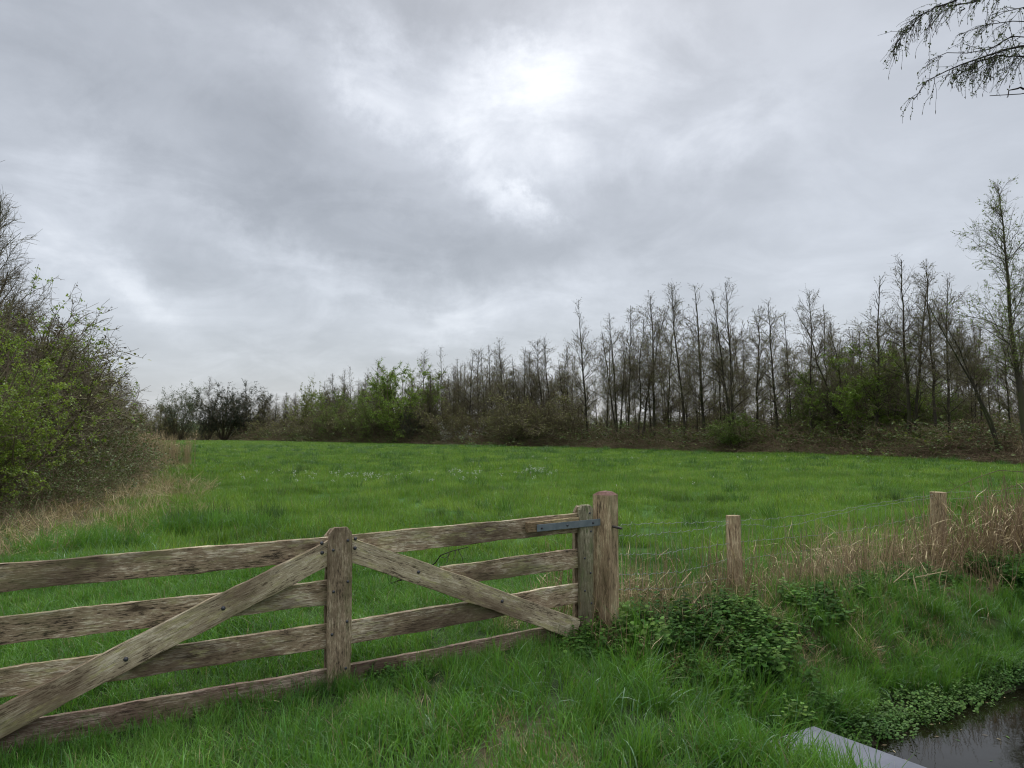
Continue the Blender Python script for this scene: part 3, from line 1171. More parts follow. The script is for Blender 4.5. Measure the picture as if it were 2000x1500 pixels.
dark_tuft = [tuft('coarse_tuft', 180 + i, [M['tussock'], M['grass_blue']],
                  [(0, dict(n=80, radius=.16, l0=.14, l1=.36, width=.009, K=5, lean=.7, bend=.9)), (1, dict(n=2, radius=.15, l0=.15, l1=.33, width=.007, K=5, lean=.8, bend=1.1))]) for i in range(4)]
near_grass = [tuft('grass_tuft', 100 + i, [M['grass_near'], M['straw']],
                   [(0, dict(n=46, radius=.13, l0=.10, l1=.27, width=.0065, K=6, lean=.6, bend=1.15)),
                    (0, dict(n=10, radius=.14, l0=.05, l1=.13, width=.009, K=4, lean=1.0, bend=1.3)),
                    (1, dict(n=2, radius=.12, l0=.08, l1=.2, width=.004, K=4, lean=1.4, bend=1.0))]) for i in range(7)]
tall_grass = [tuft('tall_grass_tuft', 120 + i, [M['grass_near'], M['grass_blue']],
                   [(0, dict(n=60, radius=.13, l0=.22, l1=.46, width=.0075, K=7, lean=.5, bend=.95)),
                    (1, dict(n=4, radius=.13, l0=.22, l1=.42, width=.011, K=7, lean=.6, bend=1.2))]) for i in range(4)]
wide_blade = [tuft('wide_blade', 130 + i, [M['grass_blue']],
                   [(0, dict(n=6, radius=.08, l0=.18, l1=.36, width=.013, K=7, lean=.7, bend=1.25))]) for i in range(3)]
mid_grass = [tuft('meadow_tuft', 140 + i, [M['grass'], M['straw']],
                  [(0, dict(n=70, radius=.22, l0=.10, l1=.26, width=.009, K=4, lean=.5, bend=.9)),
                   (1, dict(n=1, radius=.2, l0=.1, l1=.3, width=.005, K=4, lean=.8, bend=.8))]) for i in range(6)]
far_grass = [tuft('far_tuft', 150 + i, [M['grass']],
                  [(0, dict(n=90, radius=.55, l0=.08, l1=.19, width=.022, K=3, lean=.6, bend=.9))]) for i in range(5)]
rush_t = [tuft('rush_tuft', 160 + i, [M['rush'], M['straw_dark']],
               [(0, dict(n=90, radius=.16, l0=.20, l1=.46, width=.007, K=4, lean=.5, bend=.35, stiff=True)),
                (1, dict(n=14, radius=.16, l0=.15, l1=.35, width=.006, K=4, lean=.9, bend=.6))]) for i in range(3)]
straw_t = [tuft('straw_tuft', 170 + i, [M['straw'], M['straw_dark'], M['grass_near']],
                [(0, dict(n=24, radius=.2, l0=.15, l1=.46, width=.009, K=5, lean=1.4, bend=1.1)),
                 (1, dict(n=30, radius=.22, l0=.12, l1=.40, width=.008, K=4, lean=2.0, bend=.9)),
                 (2, dict(n=8, radius=.2, l0=.1, l1=.28, width=.006, K=4, lean=.8, bend=.9))]) for i in range(5)]


def reed_clump(seed, n=22, h0=.5, h1=1.1, rad=.18, plume=False, r=.003, broken=.3, lean=.12, mats=('reed', 'straw')):
    rng = np.random.default_rng(seed)
    g = Geo()
    az = rng.random(n) * 6.28
    rr = rad * np.sqrt(rng.random(n))
    S = np.stack([rr * np.cos(az), rr * np.sin(az), np.zeros(n)], -1)
    D = nrm(np.concatenate([rng.normal(size=(n, 2)) * lean, np.ones((n, 1))], -1))
    L = h0 + (h1 - h0) * rng.random(n)
    P = grow(rng, S, D, L, 5, .05, 0)
    v, f = tubes(P, taper(np.full(n, r), np.full(n, r * .6), 5), 3)
    g.add(v, f, 0)
    nb = max(1, int(n * broken))
    idx = rng.integers(0, n, nb)
    S2 = P[idx, rng.integers(2, 5, nb)]
    D2 = nrm(rng.normal(size=(nb, 3)) * np.array([1, 1, .5]) - np.array([0, 0, .5]))
    P2 = grow(rng, S2, D2, .15 + .3 * rng.random(nb), 3, .1, -.1)
    v, f = tubes(P2, taper(np.full(nb, r * .9), np.full(nb, r * .5), 3), 3)
    g.add(v, f, 1)
    # strap leaves
    nl = int(n * .8)
    pos, d, i, t = spawn(rng, P, nl, .2, .9, 25, 70)
    K = 4
    PL = grow(rng, pos, d, .12 + .22 * rng.random(nl), K, .15, -.25)
    sd_ = nrm(np.cross(PL[:, 1] - PL[:, 0], np.array([0, 0, 1.0])))
    w = np.array([.3, 1, .7, .05])[None, :] * .0038
    A = PL - sd_[:, None] * w[:, :, None]
    B = PL + sd_[:, None] * w[:, :, None]
    vv = np.stack([A, B], 2).reshape(-1, 3)
    b = (np.arange(nl) * K * 2)[:, None] + (np.arange(K - 1) * 2)[None, :]
    ff = np.stack([b, b + 1, b + 3, b + 2], -1).reshape(-1, 4)
    g.add(vv, [ff], 1)
    if plume:
        tips = P[:, -1]
        for q in range(5):
            pp = tips - np.array([0, 0, .05 * q]) + rng.normal(size=tips.shape) * .012
            v, f = leaves(rng, pp, .07, 3.0)
            g.add(v, f, 1)
    return g.mesh('reed_clump', [M[mats[0]], M[mats[1]]])


def leafy_stems(seed, n, h0, h1, rad, size, mat, per=7, elong=1.35, spread=.4, stem='rush'):
    """nettle-like plants: upright stems with pairs of leaves"""
    rng = np.random.default_rng(seed)
    g = Geo()
    az = rng.random(n) * 6.28
    rr = rad * np.sqrt(rng.random(n))
    S = np.stack([rr * np.cos(az), rr * np.sin(az), np.zeros(n)], -1)
    D = nrm(np.concatenate([rng.normal(size=(n, 2)) * spread, np.ones((n, 1))], -1))
    L = h0 + (h1 - h0) * rng.random(n)
    P = grow(rng, S, D, L, 4, .08, 0)
    v, f = tubes(P, taper(np.full(n, .0022), np.full(n, .0012), 4), 3)
    g.add(v, f, 1)
    m_ = n * per
    i = np.repeat(np.arange(n), per)
    t = np.tile(np.linspace(.35, 1, per), n)
    s = t * 3
    k = np.minimum(s.astype(int), 2)
    fr = (s - k)[:, None]
    pos = P[i, k] * (1 - fr) + P[i, k + 1] * fr
    a = rng.random(m_) * 6.28
    d = nrm(np.stack([np.cos(a), np.sin(a), -.15 + .3 * rng.random(m_)], -1))
    sd_ = nrm(np.cross(d, np.array([0, 0, 1.0])) + np.array([0, 0, 1]) * rng.normal(size=(m_, 1)) * .2)
    up = np.cross(sd_, d)
    Lf = (size * (1.1 - .4 * t) * (.7 + .5 * rng.random(m_)))[:, None]
    W = Lf / elong * .5
    p1, p2, p3 = pos + d * Lf * .32, pos + d * Lf * .65 + up * Lf * .02, pos + d * Lf - up * Lf * .12
    dn = up * Lf * .10
    vv = np.stack([pos, p1 + sd_ * W - dn, p1, p1 - sd_ * W - dn, p2 + sd_ * W * .75 - dn, p2, p2 - sd_ * W * .75 - dn, p3], 1).reshape(-1, 3)
    b = (np.arange(m_) * 8)[:, None]
    tri = np.concatenate([b + np.array([0, 2, 1]), b + np.array([0, 3, 2]), b + np.array([4, 5, 7]), b + np.array([5, 6, 7])])
    qd = np.concatenate([b + np.array([1, 2, 5, 4]), b + np.array([2, 3, 6, 5])])
    g.add(vv, [tri, qd], 0)
    return g.mesh('leafy_stems', [M[mat], M[stem]])


def bramble_clump(seed, leaf='bramble', stem='bramble_stem', n=55, L0=1.0, L1=2.0, rad=.7, nleaf=420, lsize=.055, up=.5, droop=-.16, sr=.006, extra=None):
    """arching tangled canes with scattered leaves"""
    rng = np.random.default_rng(seed)
    g = Geo()
    az = rng.random(n) * 6.28
    rr = rad * np.sqrt(rng.random(n))
    S = np.stack([rr * np.cos(az), rr * np.sin(az), np.zeros(n)], -1)
    D = nrm(rng.normal(size=(n, 3)) * np.array([1, 1, .4]) + np.array([0, 0, up * 2]))
    L = L0 + (L1 - L0) * rng.random(n)
    P = grow(rng, S, D, L, 8, .16, droop)
    P[:, :, 2] = np.maximum(P[:, :, 2], .02)
    v, f = tubes(P, taper(np.full(n, sr), np.full(n, sr * .5), 8), 3)
    g.add(v, f, 0)
    m_ = n * 4
    pos, d, i, t = spawn(rng, P, m_, .2, 1, 20, 80)
    P2 = grow(rng, pos, d, .15 + .45 * rng.random(m_), 4, .2, -.05)
    v, f = tubes(P2, taper(np.full(m_, sr * .6), np.full(m_, sr * .35), 4), 3)
    g.add(v, f, 0)
    pos, d, i, t = spawn(rng, np.concatenate([P2, P2]), nleaf, 0, 1, 20, 80)
    v, f = leaves(rng, pos + rng.normal(size=pos.shape) * .02, lsize, 1.4, .5)
    g.add(v, f, 1)
    mats = [M[stem], M[leaf]]
    if extra:
        k = int(nleaf * .25)
        pos, d, i, t = spawn(rng, P2, k, 0, 1, 20, 80)
        v, f = leaves(rng, pos, lsize, 1.4, .5)
        g.add(v, f, 2)
        mats.append(M[extra])
    return g.mesh('bramble_clump', mats)


rng = np.random.default_rng(7)


def in_view(x, y, margin=2.5):
    return (np.abs(x) < y * .70 + margin)


def sample(x0, x1, y0, y1, dens):
    n = int((x1 - x0) * (y1 - y0) * dens)
    return x0 + (x1 - x0) * rng.random(n), y0 + (y1 - y0) * rng.random(n)


def fractal(x, y, s, ph=0.0):
    v = np.zeros_like(x)
    a = 1.0
    for k in range(4):
        v += a * np.sin(x * s + 1.7 * k + ph + 1.9 * np.sin(y * s * .7 + k + ph)) * np.sin(y * s * 1.1 + .9 * k - ph + 1.3 * np.sin(x * s * .6))
        s *= 2.1
        a *= .55
    return v


def P3(x, y, dz=0.0):
    return np.stack([x, y, tz(x, y) + dz], -1)


def scatter_all():
    # --- foreground verge and the meadow right behind the gate
    cn = proto_collection('grass_tuft', near_grass)
    x, y = sample(-7, 6.2, 1.0, 9.5, 100)
    e, n = en(x, y)
    keep = in_view(x, y, 1.2) & (ditch(x, y) < .80) & (meadow(x, y) > .3)
    cap = (e > 3.46 + .10 * np.sin(n * 7)) & (n > -3.3) & (n < -.8)
    path = 1.0 * np.exp(-(((x - .05 - .12 * np.sin(y * 3)) / .27) ** 2 + ((y - 3.85) / .6) ** 2))
    path2 = np.exp(-(((x - .62) / .16) ** 2 + ((y - 3.55) / .25) ** 2))
    nett = (n > -5.6) & (n < -3.9) & (e > 3.9)
    keep &= ~cap & (rng.random(len(x)) > .93 * np.maximum(path, path2)) & (~nett | (rng.random(len(x)) < .75))
    x, y = x[keep], y[keep]
    s = .80 + .22 * fractal(x, y, 1.3) + .10 * rng.normal(size=len(x))
    s = np.clip(s, .45, 1.35)
    behind = (x - GX0) * GU[1] - (y - GY0) * GU[0] < 0
    s = np.where(behind, s * .95, s)
    gd = (x - GX0) * GU[1] - (y - GY0) * GU[0]
    gt_ = (x - GX0) * GU[0] + (y - GY0) * GU[1]
    s = s * (1 - .18 * sm(-.5, -.1, gd) * (1 - sm(.5, 1.0, gd)) * (1 - sm(1.0, 1.8, gt_)))
    scatter('verge_grass', cn, len(near_grass), P3(x, y), s, rng, 'lush wet green grass in front of and just behind the gate', 'grass')
    # --- tall grass: by the hinge post, on the ditch corner, left of centre
    ct = proto_collection('tall_grass_tuft', tall_grass)
    xs, ys, ss = [], [], []
    for (cx, cy, rx, ry, n_, sc_) in ((1.45, 4.6, .55, .6, 46, .95), (1.3, 5.3, .6, .5, 34, .9), (.6, 5.0, .6, .5, 22, .75), (1.5, 3.9, .35, .5, 24, .8), (-.05, 3.05, .35, .25, 14, .8),
                                      (.9, 4.2, .5, .5, 18, .75), (-2.1, 8.4, .8, .4, 30, .8), (-4.7, 12.3, .9, .4, 60, 1.05), (-5.9, 10.6, .6, .35, 30, 1.0), (-.9, 3.1, 1.0, .3, 12, .6), (GX0 + .1, GY0 - .16, .22, .06, 7, .42), (GX0 - 1.2, GY0 - .8, .5, .2, 8, .4), (GX0 + 1.0, GY0 + .35, .4, .15, 10, .5)):
        xs.append(cx + rx * rng.normal(size=n_) * .7)
        ys.append(cy + ry * rng.normal(size=n_) * .7)
        ss.append(sc_ * (.8 + .35 * rng.random(n_)))
    # the water's edge
    nn_ = 340
    e = 4.5 + 7 * rng.random(nn_)
    n = -3.55 + .16 * rng.normal(size=nn_)
    xs.append(e * EU[0] + n * EN[0])
    ys.append(e * EU[1] + n * EN[1])
    ss.append(.42 + .35 * rng.random(nn_))
    nn_ = 150
    e = 6.0 + 9 * rng.random(nn_)
    n = -4.2 + .28 * rng.normal(size=nn_)
    xs.append(e * EU[0] + n * EN[0])
    ys.append(e * EU[1] + n * EN[1])
    ss.append(.5 + .35 * rng.random(nn_))
    x, y, s = map(np.concatenate, (xs, ys, ss))
    e, n = en(x, y)
    k = (ditch(x, y) < .85) & ~((e > 3.22) & (e < 4.6) & (n > -3.5) & (n < -.8)) & ~((np.abs(x - .0) < .2) & (np.abs(y - 3.9) < .4))
    scatter('tall_grass', ct, len(tall_grass), P3(x[k], y[k]), s[k], rng, 'tall arching grass on the ditch corner and beside the water', 'grass', tilt=.3)
    cw = proto_collection('wide_blade', wide_blade)
    x, y = sample(-5, 4.5, 2.2, 9, 4.0)
    e, n = en(x, y)
    k = in_view(x, y, .8) & (ditch(x, y) < .7) & (fractal(x, y, 1.1, 2.0) > .2) & (~((e > 3.2) & (n > -3.4)))
    x2 = np.concatenate([x[k], -4.9 + .75 * rng.normal(size=110) * .8, 4.2 + 1.6 * rng.random(24)])
    y2 = np.concatenate([y[k], 9.15 + .28 * rng.normal(size=110) * .6, 6.8 + 1.2 * rng.random(24)])
    k2 = ditch(x2, y2) < .8
    scatter('broad_blade_grass', cw, len(wide_blade), P3(x2[k2], y2[k2]), .55 + .5 * rng.random(k2.sum()), rng,
            'pale blue-green broad blades standing out of the grass', 'grass', tilt=.25)
    # --- meadow
    cm = proto_collection('meadow_tuft', mid_grass)
    x, y = sample(-22, 26, 8.5, 30, 26)
    e, n = en(x, y)
    k = in_view(x, y, 3) & (meadow(x, y) > rng.normal(size=len(x)) * .5) & ((n < -5.3) | (e < 3.5))
    k &= rng.random(len(x)) < np.interp(y, [8.5, 14, 30], [1, .8, .45])
    x, y = x[k], y[k]
    s = np.clip(.80 + .34 * fractal(x, y, .9) + .16 * rng.normal(size=len(x)), .35, 1.7)
    scatter('meadow_grass', cm, len(mid_grass), P3(x, y), s, rng, 'even spring-green grass of the open meadow beyond the gate', 'grass')
    x, y = sample(-40, 30, 8.5, 90, .8)
    k = in_view(x, y, 2) & (meadow(x, y) > .8) & (fractal(x, y, .8, 5.0) > .5)
    e, n = en(x, y)
    k &= (n < -5.5) | (e < 3)
    x, y = x[k], y[k]
    s = (.65 + .6 * rng.random(len(x))) * np.interp(y, [8, 30, 90], [1, 1.4, 2.6])
    scatter('coarse_tussocks', proto_collection('coarse_tuft', dark_tuft), len(dark_tuft), P3(x, y), np.stack([s, s, s * np.interp(y, [8, 90], [1, .55])], -1), rng, 'coarser taller grass tufts standing out of the meadow', 'grass', tilt=.15)
    cf = proto_collection('far_tuft', far_grass)
    x, y = sample(-85, 45, 26, 163, 4.6)
    k = in_view(x, y, 6) & (meadow(x, y) > rng.normal(size=len(x)) * .4)
    k &= rng.random(len(x)) < np.interp(y, [26, 60, 160], [1, .6, .30])
    x, y = x[k], y[k]
    s = np.clip(.90 + .34 * fractal(x, y, .45) + .22 * rng.normal(size=len(x)), .35, 1.9)
    sv3 = np.stack([s * np.interp(y, [26, 160], [1, 1.7])] * 2 + [s], -1)
    scatter('distant_grass', cf, len(far_grass), P3(x, y), sv3, rng, 'bright green grass at the far end of the meadow', 'grass', tilt=.05)
    # --- rush tussocks
    cr = proto_collection('rush_tuft', rush_t)
    xs, ys, ss = [], [], []
    def G0(px, py):
        a, v = (px - 1000) / 1500.0, (750 - py) / 1500.0
        b, z = CP - SP * v, SP + CP * v
        k_ = -CAM_H / z
        return a * k_, b * k_
    for (px, py, n_, sp, sc_) in ((585, 925, 9, .6, .85), (575, 940, 3, .3, .5), (830, 940, 3, .4, .5), (415, 1030, 26, .55, .9), (620, 1062, 5, .35, .6), (1725, 985, 7, .3, .7), (925, 925, 5, .8, .6),
                                  (1270, 930, 4, .5, .6), (730, 905, 4, .9, .6), (1560, 960, 4, .3, .5), (905, 1020, 6, .5, .55), (330, 918, 18, 1.4, .7), (360, 905, 14, 1.6, .6), (1100, 960, 5, .5, .5), (1180, 925, 3, .4, .6), (500, 1000, 6, .6, .5), (1400, 985, 6, .5, .6), (660, 960, 3, .3, .6)):
        gx, gy = G0(px, py)
        xs.append(gx + sp * rng.normal(size=n_))
        ys.append(gy + sp * rng.normal(size=n_) * .8)
        ss.append(sc_ * (.7 + .5 * rng.random(n_)))
    xr_, yr_ = sample(-40, 26, 13, 110, .05)
    k = in_view(xr_, yr_) & (meadow(xr_, yr_) > 1) & (fractal(xr_, yr_, .15, 3) > .1)
    xs.append(xr_[k]); ys.append(yr_[k]); ss.append(.3 + .35 * rng.random(k.sum()))
    x, y, s = map(np.concatenate, (xs, ys, ss))
    scatter('rush_tussocks', cr, len(rush_t), P3(x, y), s, rng, 'dark green rush tussocks dotted over the meadow', 'rushes', tilt=.08)
    # --- flowers
    g = Geo()
    g.add(*blades(rng, 3, .02, .18, .3, .004, K=3, bend=.2), mi=1)
    v, f = leaves(rng, np.stack([rng.normal(size=14) * .03, rng.normal(size=14) * .03, .24 + .05 * rng.random(14)], -1), .016, 1.0)
    g.add(v, f, 0)
    cfw = proto_collection('flower', [g.mesh('flower', [M['petal'], M['grass']])])
    xs, ys = [], []
    for (px, py, n_, sp) in ((700, 942, 26, .5), (730, 945, 14, .4), (540, 940, 12, .6), (600, 955, 8, .5), (880, 940, 14, .4), (1045, 938, 14, .4), (1075, 935, 8, .4), (1000, 930, 10, .9), (930, 955, 8, .6), (1150, 950, 6, 1), (470, 950, 6, 1), (1300, 905, 14, 2.5), (1600, 905, 14, 2), (400, 885, 8, 3), (620, 885, 8, 4)):
        gx, gy = G0(px, py)
        n_ = max(3, int(n_ * .8))
        xs.append(gx + 1.6 * sp * rng.normal(size=n_))
        ys.append(gy + 1.4 * sp * rng.normal(size=n_))
    x, y = np.concatenate(xs), np.concatenate(ys)
    scatter('meadow_flowers', cfw, 1, P3(x, y), .8 + .5 * rng.random(len(x)), rng, 'tiny white flowers scattered in the meadow grass', 'flowers')
    # --- straw litter: left bank and along the fence
    cs = proto_collection('straw_tuft', straw_t)
    x, y = sample(-26, -4, 7.5, 46, 10)
    md = meadow(x, y)
    k = in_view(x, y, 2) & (md < .8 + .5 * rng.normal(size=len(x))) & (md > -3.4) & (rng.random(len(x)) < np.interp(y, [8, 20, 46], [1, .7, .3])) & (fractal(x, y, .8, 1) > -.9)
    x1, y1 = x[k], y[k]
    s1 = np.interp(y1, [8, 40], [.85, 1.5]) * (.7 + .5 * rng.random(len(x1)))
    e = 3.2 + 12 * rng.random(600)
    n = -5.0 + .36 * rng.normal(size=600)
    e[450:] = 3.8 + 4 * rng.random(150)
    n[450:] = -4.4 + .35 * rng.normal(size=150)
    x2, y2 = e * EU[0] + n * EN[0], e * EU[1] + n * EN[1]
    s2 = .30 + .30 * rng.random(600)
    # worn patch with dead stalks in front of the gate
    x3, y3 = .05 + .16 * rng.normal(size=20), 3.85 + .32 * rng.normal(size=20)
    s3 = .22 + .2 * rng.random(20)
    x4, y4 = sample(-2.2, 1.7, 2.6, 5.6, 5.5)
    s4 = .14 + .16 * rng.random(len(x4))
    x, y, s = np.concatenate([x1, x2, x3, x4]), np.concatenate([y1, y2, y3, y4]), np.concatenate([s1, s2, s3, s4])
    k = ditch(x, y) < .6
    scatter('straw_litter', cs, len(straw_t), P3(x[k], y[k]), s[k], rng, 'pale dry matted straw along the left bank and under the fence', 'dry grass', tilt=.5)
    # --- nettles on the ditch bank
    nets = [leafy_stems(200 + i, 12, .08, .20 + .02 * i, .15, .046 + .006 * i, 'nettle' if i < 3 else 'nettle_light') for i in range(4)]
    cnn = proto_collection('nettle_clump', nets)
    e = 3.3 + 12 * rng.random(2600)
    n = -4.75 + 1.25 * rng.random(2600)
    x, y = e * EU[0] + n * EN[0], e * EU[1] + n * EN[1]
    w = fractal(x, y, 1.5, .7)
    k = (ditch(x, y) < .8) & (w > -.2) & ((n < -4.2) | ((e < 6.6) & (w > .35)) | (w > .9)) & ~((e < 3.9) & (n > -4.3))
    x, y = x[k], y[k]
    ns = .45 + .85 * rng.random(len(x)) ** 1.8
    x = np.concatenate([x, GX0 + .2 + .35 * rng.random(16), 1.05 + .5 * rng.random(24)])
    y = np.concatenate([y, GY0 + .02 + .20 * rng.random(16), 5.9 + .35 * rng.random(24)])
    ns = np.concatenate([ns, .4 + .2 * rng.random(16), .45 + .2 * rng.random(24)])
    scatter('nettle_patch', cnn, 4, P3(x, y), ns, rng, 'dark green nettles covering the ditch bank below the fence', 'nettles', tilt=.2)
    cre = [leafy_stems(210 + i, 16, .05, .14, .12, .032, 'cress', per=5, elong=1.0) for i in range(2)]
    ccr = proto_collection('cress_clump', cre)
    e = 4.6 + 3.2 * rng.random(120)
    n = -3.62 + .30 * rng.random(120)
    x, y = e * EU[0] + n * EN[0], e * EU[1] + n * EN[1]
    scatter('water_cress', ccr, 2, np.stack([x, y, np.maximum(tz(x, y), WATER_Z - .02)], -1), .6 + .5 * rng.random(120), rng,
            'small round-leaved plants hanging over the water edge', 'ground cover', tilt=.3)
    # --- reeds
    rd = [reed_clump(220 + i, 9, .25, .95, .18, broken=.2, lean=.10, r=.0042) for i in range(4)]
    crd = proto_collection('cut_reed', rd)
    e = 3.6 + 12 * rng.random(620)
    n = -4.98 + .30 * rng.normal(size=620)
    dens = np.interp(e, [3.6, 5, 6, 8, 11, 15], [.9, .6, .45, .8, .65, .6])
    k = rng.random(620) < dens
    e, n = e[k], n[k]
    x, y = e * EU[0] + n * EN[0], e * EU[1] + n * EN[1]
    s = np.interp(e, [3.6, 8, 10, 12], [.55, .70, .95, 1.1]) * (.7 + .5 * rng.random(len(e)))
    scatter('reed_stubble', crd, 4, P3(x, y), s, rng, 'short broken straw-coloured reed stems along the wire fence', 'reeds', tilt=.14)
    rt = [reed_clump(230 + i, 20, 1.1, 2.0, .3, plume=True, r=.005, broken=.1, lean=.06, mats=('reed', 'straw')) for i in range(3)]
    crt = proto_collection('tall_reed', rt)
    xs = -23.5 + 4.5 * rng.random(150) - 0
    ys = 33 + 16 * rng.random(150)
    xs = np.interp(ys, LEFT_EDGE[:, 0], LEFT_EDGE[:, 1]) - 4.5 * rng.random(150) ** 1.5 + .3 + .4 * rng.normal(size=150)
    ys = ys + 3 * rng.normal(size=150)
    # right-hand stand beside the far fence post, and a few against the wood edge
    g1 = 16
    x2 = 9.3 + .55 * rng.normal(size=g1) * .7 + .5
    y2 = 13.8 + .6 * rng.normal(size=g1) * .6
    yy = 38 + 16 * rng.random(60)
    x4 = np.interp(yy, RIGHT_EDGE[:, 0], RIGHT_EDGE[:, 1]) + .8 + 2 * rng.random(60)
    x, y = np.concatenate([xs, x4]), np.concatenate([ys, yy])
    s = np.concatenate([.42 + .55 * rng.random(150), .45 + .4 * rng.random(60)])
    scatter('tall_reeds', crt, 3, P3(x, y), s, rng, 'tall russet dry reeds at the meadow margins', 'reeds', tilt=.05)
    rt2 = [reed_clump(240 + i, 7, 1.3, 2.25, .22, plume=False, r=.0055, broken=.1, lean=.035, mats=('straw', 'straw')) for i in range(3)]
    scatter('reed_stand', proto_collection('reed_stand', rt2), 3, P3(x2, y2), .7 + .25 * rng.random(g1), rng,
            'thin pale reed stalks rising above the fence line at the right edge', 'reeds', tilt=.04)


scatter_all()


# ------------------------------------------------------------------ trees
def trunk_path(rng, H, K=14, lean=(0, 0), wob=.02, curve=0.0):
    s = np.linspace(0, 1, K)
    x = lean[0] * H * (s ** (1 + curve)) + np.cumsum(rng.normal(size=K) * wob * H * .12)
    y = lean[1] * H * (s ** (1 + curve)) + np.cumsum(rng.normal(size=K) * wob * H * .12)
    x -= x[0]; y -= y[0]
    return np.stack([x, y, H * s], -1)[None]


def alder(seed, H=12.0, stems=((0, 0, 1.0),), nbr=50, spread=.25, crown0=.2, leafm='bud', nleaf=1300, lsize=.06, r0=.095, upr=.03, olive=0, wob=.02, twig=1.0):
    rng = np.random.default_rng(seed)
    gt, gc = Geo(), Geo()
    for si, (lx, ly, hs) in enumerate(stems):
        h = H * hs
        T = trunk_path(rng, h, 14, (lx, ly), wob, curve=.25)
        if si:
            T = T + np.array([.12 * math.cos(si * 2.1), .12 * math.sin(si * 2.1), 0])
        rr0 = r0 * hs ** 1.2
        TR = taper([rr0], [.012], 14) * np.array([1.35] + [1.0] * 13)[None]
        v, f = tubes(T, TR, 7)
        T0 = T.copy()
        gt.add(v, f, 0)
        # branches: short, rising, shorter towards the tip
        pos, d, i, t = spawn(rng, T, nbr, crown0, .985, 42, 72, power=.95)
        low = np.clip((t - crown0) / .25, 0, 1) * .5 + .5
        d = nrm(d + np.array([0, 0, 1.0]) * (t ** 3 * 1.1)[:, None])
        L = h * spread * ((1 - t) ** .75 * 1.0 + .07) * low * (.55 + .75 * rng.random(nbr))
        B = grow(rng, pos, d, L, 6, .12, upr + .05)
        BR = taper(.010 + .022 * (1 - t), np.full(nbr, .007), 6)
        v, f = tubes(B, BR, 4)
        gt.add(v, f, 0)
        # dead low snags
        k = 8
        p2, d2, i2, t2 = spawn(rng, T, k, .1, crown0, 60, 95)
        S = grow(rng, p2, d2, .4 + 1.1 * rng.random(k), 4, .15, 0)
        v, f = tubes(S, taper(np.full(k, .010), np.full(k, .006), 4), 3)
        gt.add(v, f, 0)
        n2 = int(nbr * 8 * twig)
        p2, d2, i2, t2 = spawn(rng, B, n2, .12, 1, 25, 60, by_len=True)
        L2 = L[i2] * .42 * (.5 + .7 * rng.random(n2)) + .12
        C = grow(rng, p2, d2, L2, 4, .14, upr)
        v, f = tubes(C, taper(np.full(n2, .0065), np.full(n2, .0045), 4), 3)
        gc.add(v, f, 0)
        n3 = int(nbr * 30 * twig)
        p3, d3, i3, t3 = spawn(rng, C, n3, .15, 1, 20, 60, by_len=True)
        D = grow(rng, p3, d3, .12 + .38 * rng.random(n3), 3, .15, upr)
        v, f = tubes(D, taper(np.full(n3, .0048), np.full(n3, .0035), 3), 3)
        gc.add(v, f, 0)
        # the leader's own fine top
        nl = int(nleaf * 1.3) // len(stems)
        pl, dl, il, tl = spawn(rng, D, nl, .3, 1, 10, 80)
        v, f = leaves(rng, pl, lsize, 1.5)
        gc.add(v, f, 1)
        if olive:
            pl, dl, il, tl = spawn(rng, D, olive // len(stems), .3, 1, 10, 80)
            v, f = leaves(rng, pl, lsize, 1.4)
            gc.add(v, f, 2)
    tm = gt.mesh('trunk', [M['bark']])
    cm = gc.mesh('crown', [M['twig'], M[leafm], M['olive']])
    return dict(trunk=tm, crown=cm, H=H)


